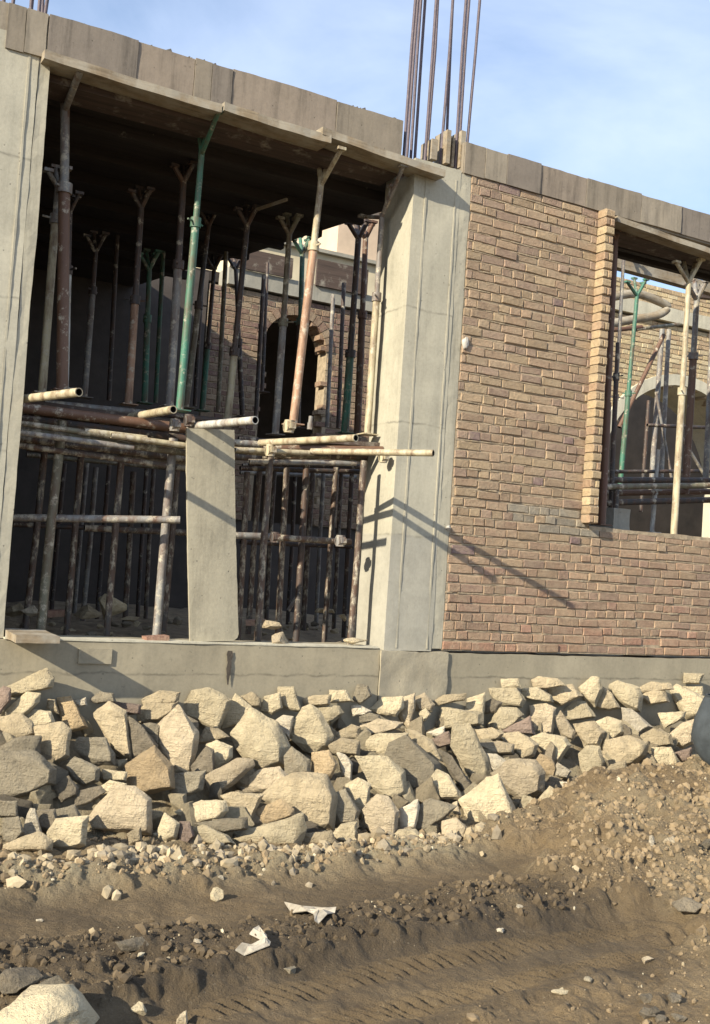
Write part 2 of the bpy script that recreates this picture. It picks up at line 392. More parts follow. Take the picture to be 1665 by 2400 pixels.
def bricks(mb, mort, x0, x1, z0, z1, y, inside, kind='front', depth=.1, j=.0065, course=CH):
    nrow = int(round((z1 - z0) / course))
    for r in range(nrow):
        zb = z0 + r * course; zt = zb + course
        x = x0 - (R.random() * .2); run = None
        wav = lambda xx: .012 * mnoise.noise(Vector((xx * 1.4, r * .3, 2))) + .004 * mnoise.noise(Vector((xx * 7, r * .9, 5)))
        while x < x1:
            L = R.choice([.205, .205, .2, .1]) if r % 2 else R.choice([.2, .1, .105, .205, .102])
            a, b = max(x, x0), min(x + L, x1); x += L
            if b - a < .035: continue
            xm = (a + b) / 2
            if not inside(xm, (zb + zt) / 2): continue
            c = brickcol(xm, zb, kind); dy = R.gauss(0, .0024); g = .004
            za, zc = zb + .0065 + wav(xm) + R.uniform(-.002, .003), zt - .005 + wav(xm) + R.uniform(-.002, .002)
            a += g * R.uniform(.3, 1.3); b -= g * R.uniform(.3, 1.3); e = R.uniform(.004, .010)
            jt = lambda: R.uniform(-j, j)
            t1, t2 = jt() * .45, jt() * .45
            ring = lambda yy, i: [(a + i + jt() * .4, yy + jt() * .3, za + i + t1 + jt() * .4), (b - i + jt() * .4, yy + jt() * .3, za + i + t2 + jt() * .4), (b - i + jt() * .4, yy + jt() * .3, zc - i + t2 + jt() * .4), (a + i + jt() * .4, yy + jt() * .3, zc - i + t1 + jt() * .4)]
            vs = ring(y + depth * .6, 0) + ring(y + dy + e, 0) + ring(y + dy, e * .7)
            fs = [(0, 1, 5, 4), (1, 2, 6, 5), (2, 3, 7, 6), (3, 0, 4, 7), (4, 5, 9, 8), (5, 6, 10, 9), (6, 7, 11, 10), (7, 4, 8, 11), (8, 9, 10, 11)]
            mb.add(vs, fs, c)
        # squeezed-out bed mortar, proud in one place and raked out in the next
        k = 0; xx = x0
        while xx < x1:
            w_ = R.uniform(.025, .075); xe = min(xx + w_, x1)
            if r and inside((xx + xe) / 2, zb + .02) and inside((xx + xe) / 2, zb - .02):
                nn = mnoise.noise(Vector((xx * 2.6, r * .9, 4))) + .7 * mnoise.noise(Vector((xx * 11, r * 1.7, 9)))
                yy = y + .006 - .010 * nn + R.uniform(-.0015, .0015); zz = zb + wav((xx + xe) / 2); hh = .007 + .005 * max(0, nn)
                if yy < y + .0088: mort.add([(xx, y + .02, zz - hh), (xe, y + .02, zz - hh), (xe, y + .02, zz + hh), (xx, y + .02, zz + hh), (xx, yy, zz - hh * .5), (xe, yy + R.uniform(-.002, .002), zz - hh * .5), (xe, yy + R.uniform(-.002, .002), zz + hh * .45), (xx, yy, zz + hh * .5)], [(4, 5, 6, 7), (0, 1, 5, 4), (1, 2, 6, 5), (2, 3, 7, 6), (3, 0, 4, 7)])
            xx = xe
        # mortar bed behind, clipped to the same outline
        n = int((x1 - x0) / .04) + 1; start = None
        for k in range(n + 1):
            xx = x0 + k * (x1 - x0) / n; ok = k < n and inside(xx + .5 * (x1 - x0) / n, (zb + zt) / 2)
            if ok and start is None: start = xx
            if not ok and start is not None:
                mort.box(start, xx, y + .009 + .0007 * (r % 2), y + depth, zb, zt); start = None
XWR = 4.75; ZS = .985
inside = lambda x, z: not (XW + .08 < x < XWR and z > ZS)
bw, mo = MB(), MB()
bricks(bw, mo, XC2 + .004, 6, -.01, 3.50, -.004, inside, 'front', .12)
wall = build('brick_wall', bw, M['brick'], B)
build('mortar', mo, M['mortar'], wall)
# window surround: a projecting stack of bricks
jb, jm = MB(), MB()
for r in range(36):
    zb = ZS + .03 + r * CH * .985; d = R.uniform(-.008, .008); c = brickcol(0, 0, 'jamb')
    for (xa, xb) in ((XW - .005, XW + .088),) if r % 2 else ((XW - .005, XW + .04), (XW + .045, XW + .088)):
        e = .007; ya = -.10 + d
        ring = lambda yy, i: [(xa + i + R.uniform(-.003, .003), yy, zb + .004 + i), (xb - i, yy, zb + .004 + i), (xb - i, yy, zb + CH - .008 - i), (xa + i + R.uniform(-.003, .003), yy, zb + CH - .008 - i)]
        vs = ring(.0, 0) + ring(ya + e, 0) + ring(ya, e)
        jb.add(vs, [(0, 1, 5, 4), (1, 2, 6, 5), (2, 3, 7, 6), (3, 0, 4, 7), (4, 5, 9, 8), (5, 6, 10, 9), (6, 7, 11, 10), (7, 4, 8, 11), (8, 9, 10, 11)], brickcol(0, 0, 'jamb'))
jm.box(XW + .004, XW + .082, -.085, -.001, ZS + .03, ZS + .03 + 36 * CH * .985)
js = build('window_surround', jb, M['brick'], wall)
build('window_surround', jm, M['mortar'], wall)
build('window_sill', roughen(MB().box(XW + .08, XWR, -.004, .12, ZS - .02, ZS + .012), .05, .008, 44), M['mortar'], wall)
build('window_reveal', roughen(MB().box(XW + .072, XW + .08, .002, .115, ZS + .02, 3.49), .1, .006, 45), M['mortar'], wall)
# walls out of frame and inside
build('side_wall', roughen(MB().box(-6, -2.425, .0, .3, 0, 3.5), .4, .006, 51), M['mortar'], B)
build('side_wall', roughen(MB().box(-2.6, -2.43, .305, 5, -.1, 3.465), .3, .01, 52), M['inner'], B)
# back wall with two arches
YB = 5.0
def arch_in(x, z):
    if 1.70 < x < 2.56 and z < 3.12: return True
    if z >= 3.12 and (x - 2.13) ** 2 / .43 ** 2 + (z - 3.12) ** 2 / .40 ** 2 < 1: return True
    if 6.93 < x < 9.95 and z < 2.05: return True
    return z >= 2.05 and (x - 8.44) ** 2 / 1.51 ** 2 + (z - 2.05) ** 2 / 1.47 ** 2 < 1
ib, im = MB(), MB()
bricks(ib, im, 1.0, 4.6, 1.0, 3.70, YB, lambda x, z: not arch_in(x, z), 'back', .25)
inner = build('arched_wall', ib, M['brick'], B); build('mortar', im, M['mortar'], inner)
ib, im = MB(), MB()
bricks(ib, im, 6.0, 10.6, .3, 4.4, YB, lambda x, z: not arch_in(x, z), 'yellow', .25)
inner2 = build('arched_wall', ib, M['brick'], B); build('mortar', im, M['mortar'], inner2)
lw = MB(); lw.box(-2.6, .98, YB, YB + .2, -.1, 3.80); lw.box(4.62, 5.98, YB + .01, YB + .2, -.1, 3.7); lw.box(.98, 4.6, YB + .05, YB + .25, -.1, .998)
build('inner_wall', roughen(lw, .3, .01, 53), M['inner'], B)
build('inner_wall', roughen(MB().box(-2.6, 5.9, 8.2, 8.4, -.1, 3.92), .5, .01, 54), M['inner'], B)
build('court_wall', roughen(MB().box(5.91, 24, 8.2, 8.4, -.1, 4.6), .5, .01, 57), plain('court_plaster', (.03, .024, .02), .4, 3), B)  # plaster colour blackened to draw the darkness inside the large arch
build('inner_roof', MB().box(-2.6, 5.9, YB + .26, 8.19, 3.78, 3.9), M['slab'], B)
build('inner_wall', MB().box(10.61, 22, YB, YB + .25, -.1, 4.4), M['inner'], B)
ar = MB(); seg = 26; pv = []
for i in range(seg + 1):
    t = math.pi * i / seg; pv.append((8.44 - 1.51 * math.cos(t), 2.05 + 1.47 * math.sin(t), 8.44 - 1.68 * math.cos(t), 2.05 + 1.63 * math.sin(t)))
pv = [(6.93, .3, 6.76, .3)] + pv + [(9.95, .3, 10.12, .3)]
for i in range(len(pv) - 1):
    a, b = pv[i], pv[i + 1]
    f0, f1 = YB - .05, YB + .9
    vs = [(a[0], f0, a[1]), (b[0], f0, b[1]), (b[2], f0, b[3]), (a[2], f0, a[3]), (a[0], f1, a[1]), (b[0], f1, b[1])]
    ar.add(vs, [(0, 1, 2, 3), (0, 4, 5, 1)])
    ar.add([(a[2], f0, a[3]), (b[2], f0, b[3]), (b[2], YB + .02, b[3]), (a[2], YB + .02, a[3])], [(0, 1, 2, 3)])
build('arch_ring', ar, M['paleconc'], inner2, smooth=40)
sr = MB()
for i in range(15):
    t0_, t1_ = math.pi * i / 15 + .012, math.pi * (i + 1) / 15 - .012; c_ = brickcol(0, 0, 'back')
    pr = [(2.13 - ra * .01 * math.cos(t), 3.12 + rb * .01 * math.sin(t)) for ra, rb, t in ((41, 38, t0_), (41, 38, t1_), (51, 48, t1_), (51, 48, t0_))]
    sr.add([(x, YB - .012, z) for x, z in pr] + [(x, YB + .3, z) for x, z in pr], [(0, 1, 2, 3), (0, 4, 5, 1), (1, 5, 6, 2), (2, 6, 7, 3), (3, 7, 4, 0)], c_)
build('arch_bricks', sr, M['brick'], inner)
ib2 = MB(); ib2.box(1.2, 4.6, YB - .06, YB + .25, 3.705, 3.90); build('ring_beam', roughen(ib2, .1, .006, 55), M['greyconc'], B)
band = MB(); band.box(6.0, 10.6, YB - .07, YB + .25, 4.42, 4.62); build('ring_beam', roughen(band, .1, .006, 56), M['paleconc'], B)
ib, im = MB(), MB(); bricks(ib, im, 6.0, 10.6, 4.63, 4.94, YB, lambda x, z: True, 'yellow', .25)
inner3 = build('upper_wall', ib, M['brick'], B); build('mortar', im, M['mortar'], inner3)
# timber shutter left on the back ring beam
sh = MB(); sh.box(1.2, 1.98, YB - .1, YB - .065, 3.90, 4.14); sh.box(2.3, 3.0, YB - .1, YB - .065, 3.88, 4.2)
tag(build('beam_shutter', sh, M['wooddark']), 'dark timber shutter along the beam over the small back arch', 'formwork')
# window head deck (inside the right bay)
hd = MB(); hd.box(2.52, 4.9, .302, .62, 3.50, 3.60)
for i in range(2): hd.box(2.55, 4.9, .38 + i * .17, .44 + i * .17, 3.42, 3.498)
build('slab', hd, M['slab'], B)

# lit house beyond
HB = empty('cream_house', (4, 9.6, 0), 'sunlit cream rendered house standing behind the building site', 'house')
build('wall', roughen(MB().box(3.0, 6.4, 9.4, 12, 0, 5.72), .5, .01, 61), M['creamwall'], HB)
build('upper_wall', roughen(MB().box(4.82, 6.4, 9.46, 12, 5.78, 6.7), .5, .01, 62), plain('pinkish_render', (.55, .42, .30), .15, 2), HB)
build('cornice', MB().box(2.95, 6.45, 9.3, 12.05, 5.721, 5.779), M['greyconc'], HB)
build('roof', MB().box(4.75, 6.5, 9.38, 12.1, 6.701, 6.78), M['greyconc'], HB)


# ------------------------------------------------------------------ formwork planks
def plank(label, pa, pb, Y0, Y1, th, mat, dz=0, group=None):
    a, b = Vector(atY(*pa, Y0)), Vector(atY(*pb, Y0)); mb = MB(); n = 10
    vs = []
    for i in range(n + 1):
        t = i / n; p = a.lerp(b, t); w = .004 * math.sin(i * 1.7); sag = -.006 * math.sin(math.pi * t)
        for (y, z) in ((Y0 + w, 0), (Y1, dz), (Y1, th + dz), (Y0 + w, th)): vs.append((p.x, y, p.z + z + sag))
    fs = [(3, 2, 1, 0), tuple(4 * n + k for k in range(4))]
    for i in range(n):
        for k in range(4): fs.append((4 * i + k, 4 * i + (k + 1) % 4, 4 * i + 4 + (k + 1) % 4, 4 * i + 4 + k))
    mb.add(vs, fs); o = build('formwork_plank', mb, mat)
    return tag(o, label, 'plank', group)
GP = 'formwork planks under the ring beam'
plank('long weathered plank under the beam nearest the left column', (100, 130), (498, 253), -.10, .10, .055, M['wood'], .012, GP)
plank('middle weathered plank under the beam between the green prop and the bent pale prop', (504, 247), (744, 322), -.115, .10, .055, M['wood'], .012, GP)
plank('weathered plank under the beam running onto the right-hand column', (725, 301), (1000, 398), -.12, .10, .052, M['wood'], .012, GP)
plank('weathered plank under the beam over the window opening', (1388, 497), (1660, 590), -.06, .10, .045, M['wood'], .012, GP)
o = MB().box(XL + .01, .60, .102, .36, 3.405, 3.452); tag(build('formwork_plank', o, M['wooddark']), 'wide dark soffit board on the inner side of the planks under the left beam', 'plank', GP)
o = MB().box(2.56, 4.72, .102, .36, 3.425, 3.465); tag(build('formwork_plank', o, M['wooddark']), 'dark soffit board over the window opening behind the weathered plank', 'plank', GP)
a = atZ(580, 470, 3.33); b = atZ(645, 448, 3.33)
tag(build('pale_strip', MB().obox(a, b, .02, .02), M['wood']), 'thin pale strip under the dark ceiling behind the bent pale prop', 'lath')

# ------------------------------------------------------------------ props and scaffolding
def prop(label, pb, pt, Y, low, up, split=.5, arms=(), r=.028, group='shoring props holding the bay ceiling', post=False, plate=True, Yt=None, collar=True):
    b, t = Vector(atY(*pb, Y)), Vector(atY(*pt, Y if Yt is None else Yt)); s = b.lerp(t, split)
    e = empty('steel_prop', b, label, 'prop', group)
    build('outer_tube', MB().tube([b, s], r, 12), [low, M['s_hole']], e, smooth=50)
    build('inner_tube', MB().tube([s - (t - s) * .02, t], r * .78, 12), [up, M['s_hole']], e, smooth=50)
    if collar:
        c = MB().tube([s - Vector((0, 0, .035)), s + Vector((0, 0, .03))], r * 1.35, 12)
        hd = Vector((R.uniform(-1, 1), R.uniform(-1, .2), 0)).normalized()
        h = build('collar', c, [up, M['s_hole']], e, smooth=50)
        build('handle', MB().tube([s - hd * .075, s + hd * .085], .007, 6, False), up, e)
    if plate: build('base_plate', MB().box(b.x - .06, b.x + .06, b.y - .06, b.y + .06, b.z - .008, b.z), low, e)
    for (px, py, Ya) in arms:
        q = Vector(atY(px, py, Ya)); build('head_arm', MB().tube([t - (q - t) * .03 - Vector((0, 0, .03)), q], r * .6, 8, False), up, e, smooth=50)
        build('head_cleat', MB().obox(q + Vector((-.03, 0, .004)), q + Vector((.03, 0, .004)), .05, .02), up, e)
    return e
def fork(px, py, Y, w=22, h=26):
    return ((px - w, py - h * .8, Y - .06), (px + w * .9, py - h, Y - .08), (px - w * .3, py - h * 1.1, Y + .12), (px + w * .6, py - h * .7, Y + .1))
ms = lambda k: M['s_' + k]
# front row
prop('yellowish prop with pale collar beside the left column', (95, 882), (131, 412), .45, ms('cream'), ms('grey'), .83, fork(131, 405, .45), .027)
prop('bent-headed prop with broad brown lower tube under the left beam plank', (140, 876), (147, 238), .34, ms('brown'), ms('grey'), .71, ((181, 158, -.06), (136, 205, .45)), .038)
prop('slim whitish prop with a white collar right of the broad brown prop', (148, 872), (158, 470), .9, ms('white'), ms('dark'), .66, fork(158, 462, .9), .021)
prop('green prop with bright bent head arm under the joint of the beam planks', (404, 921), (454, 338), .30, ms('green'), ms('green'), .72, ((492, 250, -.07), (446, 285, .42), (466, 292, .35)), .027)
prop('pale rusty prop with bent head at the middle of the beam', (659, 952), (722, 408), .22, ms('pink'), ms('cream'), .73, ((766, 336, -.09), (716, 360, .40), (735, 372, .36)), .030)
prop('cream prop with spread head arms standing beside the right column', (826, 975), (859, 480), .30, ms('cream'), ms('grey'), .62, ((881, 420, .1), (906, 374, -.08), (815, 487, .62)), .026)
# couplers at their feet are pieces of their own
def coupler(label, px, py, Y, sz=.05, m='cream'):
    p = Vector(atY(px, py, Y)); mb = MB()
    mb.tube([p + Vector((-sz * .5, 0, 0)), p + Vector((sz * .5, 0, 0))], sz * .8, 10, True); mb.tube([p + Vector((0, 0, -sz * .8)), p + Vector((0, 0, sz * .8))], sz * .62, 10, True)
    mb.box(p.x - sz * .3, p.x + sz * .5, p.y - sz, p.y - sz * .5, p.z - sz * .3, p.z + sz * .4)
    return tag(build('scaffold_coupler', mb, [M['s_' + m], M['s_hole']], smooth=50), label, 'coupler', 'couplers clamping the scaffold tubes')
coupler('cream coupler clamped at the foot of the bent rusty prop', 650, 958, .2, .055)
coupler('grey coupler on the deck tubes left of the shuttering board', 393, 955, .1, .05, 'grey')
coupler('rusty coupler hanging on the short tubes above the shuttering board', 425, 945, .2, .05, 'dark')
coupler('pale coupler under the right end of the scaffold deck', 862, 1028, .05, .045)
coupler('pale coupler where the deck meets the flecked upright right of the board', 608, 1012, .12, .05)
coupler('dark coupler on the right end of the middle rail', 765, 1215, .2, .05, 'grey')
coupler('dark coupler on the middle rail at the flecked upright right of the board', 618, 1207, .15, .045, 'dark')
# second and third rows
prop('dim slim prop with pale lower half behind the broad brown prop', (190, 892), (216, 560), 2.2, ms('grey'), ms('dark'), .72, fork(217, 552, 2.2), .026)
prop('dark prop with orange rusty lower half left of the green props', (289, 908), (318, 460), 1.3, ms('pink'), ms('dark'), .52, fork(318, 452, 1.3), .030)
prop('short bright green prop just right of the orange rusty prop', (325, 905), (336, 600), 2.4, ms('green'), ms('green'), .62, fork(336, 592, 2.4), .028)
prop('thick dark prop with star collar left of the tall green prop', (381, 912), (413, 402), 1.0, ms('grey'), ms('dark'), .62, fork(414, 394, 1.0), .032)
prop('dark olive prop close behind the tall green prop', (418, 915), (470, 500), 2.0, ms('olive'), ms('dark'), .55, fork(471, 492, 2.0), .027)
prop('thin bright green prop right of the tall green prop', (455, 922), (482, 600), 3.0, ms('green'), ms('dark'), .45, fork(482, 592, 3.0), .026)
prop('dark prop with cream lower end above the shuttering board', (512, 942), (556, 500), 1.4, ms('cream'), ms('dark'), .34, fork(557, 492, 1.4), .030)
prop('dark grey prop standing left of the bent rusty prop', (619, 975), (651, 520), 1.2, ms('grey'), ms('olive'), .55, fork(652, 512, 1.2), .029)
prop('thin black prop seen against the pale beam of the back wall', (589, 880), (602, 590), 3.6, ms('dark'), ms('dark'), .5, (), .02, collar=False)
prop('dark prop with spread head behind the bent rusty prop', (668, 960), (680, 565), 2.6, ms('dark'), ms('green'), .6, fork(680, 558, 2.6, 20, 24), .030)
prop('dark green prop of the close pair left of the right column', (775, 972), (806, 530), 1.6, ms('green'), ms('dark'), .4, fork(806, 522, 1.6, 22, 24), .034)
prop('brown prop of the close pair left of the right column', (803, 975), (822, 530), 1.9, ms('brown'), ms('brown'), .6, fork(822, 522, 1.9, 20, 22), .032)
prop('short pale prop stub standing on the deck right of the rusty prop', (696, 965), (699, 935), .4, ms('grey'), ms('grey'), .5, (), .02, plate=False, collar=False)
prop('dull prop in the shade beside the dark back-wall arch', (545, 935), (530, 600), 3.4, ms('dark'), ms('dark'), .5, fork(530, 592, 3.4), .026)

# uprights of the lower scaffold: single tubes standing on the soil
GS = 'uprights of the lower scaffold'
def pole(label, pb, pt, m='s_fleck', Y=None, r=.023, zf=-.03, group=GS):
    if Y is None: Y = max(.12, min(3.6, atZ(*pb, zf)[1]))
    b, t = atY(*pb, Y), atY(*pt, Y); b = Vector(b); t = Vector(t)
    b2 = b + (t - b) * ((zf - .06 - b.z) / (t.z - b.z)) if b.z > zf - .06 else b
    mid = b2.lerp(t, .5) + Vector((R.uniform(-.006, .006), R.uniform(-.006, .006), 0))
    o = build('scaffold_upright', MB().tube([b2, mid, t], r, 10), [M[m], M['s_hole']], origin=b2, smooth=50)
    return tag(o, label, 'scaffold tube', group)
pole('flecked upright nearest the left column', (62, 1365), (102, 1000), Y=.8)
pole('broad grey-green upright in front left of the rubble', (92, 1420), (141, 945), 's_olive', Y=.35, r=.03)
pole('flecked upright just right of the broad grey-green one', (154, 1372), (184, 1005), Y=.85)
pole('dim thin upright behind the left half of the scaffold', (190, 1345), (216, 1050), 's_grey', Y=2.4, r=.022)
pole('bright flecked upright over the pale block on the floor', (243, 1390), (277, 985), Y=.6)
pole('dim upright just right of the bright flecked upright', (284, 1345), (300, 1060), Y=1.9)
pole('broad dull grey upright left of the shuttering board', (352, 1432), (390, 985), 's_grey', Y=.3, r=.029)
pole('flecked upright close to the left edge of the shuttering board', (369, 1395), (402, 1010), Y=.9)
pole('flecked upright close to the right edge of the shuttering board', (536, 1405), (556, 1060), Y=.9)
pole('second flecked upright right of the shuttering board', (560, 1400), (584, 1055), Y=1.2)
pole('tall bright flecked upright carrying the deck end right of the board', (581, 1412), (609, 1010), Y=.3, r=.025)
pole('bright upright with broken flecks in the middle of the right half', (627, 1390), (645, 1050), Y=.75)
pole('dark dull upright in the middle of the right half', (668, 1392), (690, 1030), 's_dark', Y=.7, r=.025)
pole('faint flecked upright with a small bracket in the right half', (684, 1378), (704, 1060), Y=1.6)
pole('flecked upright second from the right column', (733, 1385), (756, 1050), Y=1.0)
pole('flecked front upright standing against the right column', (788, 1428), (818, 1035), Y=.16, r=.024)

GT = 'thin dim tubes deep in the bay'
for (bx, by, tx, ty, Y, m) in ((118, 1350, 146, 1040, 2.8, 's_dark'), (170, 1345, 196, 1040, 3.0, 's_grey'), (222, 1345, 246, 1045, 2.6, 's_dark'), (330, 1345, 346, 1050, 2.9, 's_fleck'), (312, 1345, 330, 1050, 3.3, 's_dark'), (600, 1375, 618, 1050, 2.2, 's_fleck'), (648, 1375, 664, 1050, 2.7, 's_dark'), (712, 1375, 728, 1050, 2.4, 's_grey'), (752, 1375, 768, 1050, 2.1, 's_fleck'), (775, 1378, 792, 1050, 1.5, 's_dark')):
    pole('thin dim tube standing deep in the dark lower bay', (bx, by), (tx, ty), m, Y=Y, r=.02, group=GT)
for (bx, by, tx, ty, Y, m) in ((245, 900, 262, 560, 2.9, 's_dark'), (350, 905, 366, 585, 3.1, 's_green'), (438, 912, 456, 600, 3.3, 's_dark'), (490, 925, 506, 610, 2.7, 's_olive'), (575, 935, 592, 640, 3.2, 's_dark'), (735, 960, 752, 600, 3.4, 's_grey'), (760, 962, 776, 560, 2.9, 's_dark'), (838, 985, 862, 600, .55, 's_cream')):
    b_, t_ = Vector(atY(bx, by, Y)), Vector(atY(tx, ty, Y))
    if bx != 838: t_ = b_ + (t_ - b_) * ((3.38 - b_.z) / (t_.z - b_.z))
    tag(build('scaffold_upright', MB().tube([b_, t_], .021, 10), [M[m], M['s_hole']], origin=atY(bx, by, Y), smooth=50), 'pale thin tube hugging the right column above the deck' if bx == 838 else 'thin dim tube standing deep in the bay above the deck', 'scaffold tube', GT)
GD = 'tubes of the scaffold deck'
def rail(label, pa, pb, Y0, Y1=None, m='s_brown', r=.024, group=GD, ext=0, cat='scaffold tube', zc=None):
    if zc is not None: a, b = Vector(atZ(*pa, zc)), Vector(atZ(*pb, zc))
    else: a, b = Vector(atY(*pa, Y0)), Vector(atY(*pb, Y0 if Y1 is None else Y1))
    if ext: a = a - (b - a) * ext
    return tag(build('scaffold_tube', MB().tube([a, a.lerp(b, .5), b], r, 12), [M[m], M['s_hole']], origin=a, smooth=50), label, cat, group)
rail('pale short tube poking out beside the left column, its open end to the right', (88, 892), (178, 881), 0, zc=1.44, m='s_cream', r=.026, ext=1.2)
rail('pale short tube poking out over the left side of the shuttering board', (300, 936), (390, 920), 0, zc=1.46, m='s_cream', r=.026, ext=1.2)
rail('whitish short tube poking out above the top of the shuttering board', (478, 953), (574, 944), 0, zc=1.42, m='s_white', r=.026, ext=1.0)
rail('cream tube lying on the deck at the foot of the rusty prop', (585, 995), (800, 984), 0, zc=1.365, m='s_cream', r=.024)
rail('long cream tube sticking out past the right column', (700, 1014), (974, 1018), 0, zc=1.32, m='s_cream', r=.022)
rail('dark thick timber-brown tube along the top of the left deck', (42, 915), (432, 965), .30, m='s_brown', r=.034)
rail('brown tube under the topmost one on the left deck', (42, 940), (430, 988), .42, m='s_dark', r=.028)
rail('olive tube along the middle of the left deck', (40, 968), (440, 1020), .25, m='s_olive')
rail('flecked cream-brown tube low on the left deck', (40, 985), (440, 1034), .55, m='s_fleck')
rail('lowest dark tube of the left deck', (40, 996), (440, 1046), .85, m='s_dark')
rail('pale flecked tube deep under the left deck', (160, 1012), (450, 1050), 1.3, m='s_fleck')
rail('cream-splashed tube ending over the bright upright on the left deck', (190, 968), (330, 985), .2, m='s_cream', r=.02)
rail('grey tube in the back of the left deck', (100, 905), (330, 928), 1.2, m='s_grey')
rail('dark tube in the back of the deck above the board', (330, 925), (520, 950), 1.1, m='s_dark')
rail('grey tube behind the top of the board on its right', (500, 992), (700, 1008), .5, m='s_grey')
rail('olive tube running right from behind the board', (440, 1003), (640, 1022), .3, m='s_olive')
rail('flecked tube running right from behind the board', (440, 1022), (800, 1040), .8, m='s_fleck')
rail('dull brown tube under the right half of the deck', (590, 1006), (860, 1010), .35, .2, m='s_brown')
rail('flecked cream tube under the right half of the deck', (590, 1026), (850, 1024), .75, .4, m='s_fleck')
rail('dark tube lowest under the right half of the deck', (560, 1040), (810, 1050), 1.2, m='s_dark')
rail('whitish tube showing between the right deck tubes', (560, 1030), (690, 1033), .9, m='s_white', r=.02)
for (pa, pb, Y, m) in (((60, 1022), (430, 1056), 2.0, 's_olive'), ((60, 950), (420, 990), 2.2, 's_grey'), ((540, 1018), (820, 1030), 1.8, 's_olive'), ((545, 1046), (800, 1058), 2.0, 's_fleck'), ((540, 1062), (800, 1072), 2.6, 's_grey'), ((150, 1000), (300, 1012), 1.6, 's_fleck'), ((40, 950), (412, 1003), .2, 's_olive'), ((42, 1001), (425, 1053), .32, 's_fleck'), ((250, 978), (425, 1002), .15, 's_cream'), ((528, 1010), (705, 1018), .22, 's_cream'), ((560, 1037), (800, 1041), .3, 's_grey'), ((44, 972), (300, 1006), .18, 's_grey'), ((44, 930), (415, 974), 1.0, 's_dark'), ((60, 1008), (430, 1048), 1.5, 's_dark'), ((45, 960), (330, 990), .7, 's_olive'), ((536, 985), (690, 1000), .9, 's_dark'), ((536, 1000), (845, 1016), 1.3, 's_brown'), ((600, 1018), (850, 1034), .55, 's_olive'), ((540, 1052), (815, 1060), 1.0, 's_dark'), ((200, 1022), (430, 1040), .6, 's_grey'), ((30, 1178), (300, 1190), 1.4, 's_dark'), ((540, 1218), (790, 1228), 1.3, 's_dark')):
    rail('thin tube half hidden in the tangle of the lower scaffold', pa, pb, Y, m=m, r=.019)
rail('grey middle rail with a bright open end left of the board', (28, 1163), (405, 1168), .45, .1, m='s_grey', group='middle rails of the lower scaffold')
rail('flecked middle rail running behind the left edge of the board', (190, 1186), (450, 1198), .95, m='s_fleck', group='middle rails of the lower scaffold')
rail('grey middle rail right of the board', (450, 1200), (620, 1206), .4, m='s_grey', group='middle rails of the lower scaffold')
rail('flecked middle rail ending near the right column', (610, 1207), (788, 1218), .5, m='s_fleck', group='middle rails of the lower scaffold')
rail('short pale brace low behind the dark dull upright', (648, 1372), (668, 1340), 1.2, m='s_grey', r=.016, group='middle rails of the lower scaffold')
# wide boards lying in the deck
def deckboard(label, pa, pb, Y0, Y1, m, th=.03):
    a, b = Vector(atY(*pa, Y0)), Vector(atY(*pb, Y0)); mb = MB(); w = Vector((0, Y1 - Y0, 0))
    mb.add([a, b, b + w, a + w] + [p + Vector((0, 0, th)) for p in (a, b, b + w, a + w)], [(3, 2, 1, 0), (4, 5, 6, 7), (0, 1, 5, 4), (1, 2, 6, 5), (2, 3, 7, 6), (3, 0, 4, 7)])
    return tag(build('deck_board', mb, m), label, 'plank', 'boards lying on the scaffold deck')
deckboard('dark board lying along the left half of the scaffold deck', (48, 905), (420, 958), .5, 1.1, M['wooddark'])
deckboard('dark board lying on the right half of the deck by the column', (680, 992), (862, 1004), .25, .5, M['wooddark'])
deckboard('dark board deep in the deck above the shuttering board', (400, 985), (620, 1005), .9, 1.3, M['wooddark'])

# shuttering board leaning in the bay
mb = MB(); nx, nz = 8, 30; T = [Vector(atY(420, 962, .10)), Vector(atY(527, 966, .10)), Vector(atY(428, 1441, .015)), Vector(atY(537, 1440, .015))]
vs = []
for k in range(nz + 1):
    t = k / nz; l = T[2].lerp(T[0], t); r_ = T[3].lerp(T[1], t)
    for i in range(nx + 1):
        p = l.lerp(r_, i / nx); p.y += .012 * math.sin(t * 3.1) - .006 * math.sin(math.pi * i / nx) + .002 * mnoise.noise(p * 9)
        if i in (0, nx): p.x += .004 * mnoise.noise(Vector((0, i, k * .6)))
        if k == 0 and i == nx: p.z += .02; p.x -= .012
        vs.append(p)
n1 = len(vs); vs += [p + Vector((0, .022, 0)) for p in vs]
fs = []
for k in range(nz):
    for i in range(nx):
        a = k * (nx + 1) + i; q = (a, a + 1, a + nx + 2, a + nx + 1); fs.append(q); fs.append(tuple(n1 + j for j in q[::-1]))
for k in range(nz):
    a = k * (nx + 1); fs.append((a, a + nx + 1, n1 + a + nx + 1, n1 + a)); a += nx; fs.append((a + nx + 1, a, n1 + a, n1 + a + nx + 1))
for i in range(nx):
    fs.append((i + 1, i, n1 + i, n1 + i + 1)); a = nz * (nx + 1) + i; fs.append((a, a + 1, n1 + a + 1, n1 + a))
mb.add(vs, fs); build_o = build('shuttering_board', mb, M['panel'], smooth=40)
tag(build_o, 'cement-caked shuttering board standing upright in the open bay', 'board')

# plank and rubble on the sill
a = atY(34, 1436, -.27); 
mb = MB().box(a[0], a[0] + .25, -.30, .16, .0, .045); tag(build('plank_offcut', roughen(mb, .06, .006, 71), M['wood']), 'short plank offcut sticking out over the sill by the left column', 'plank')

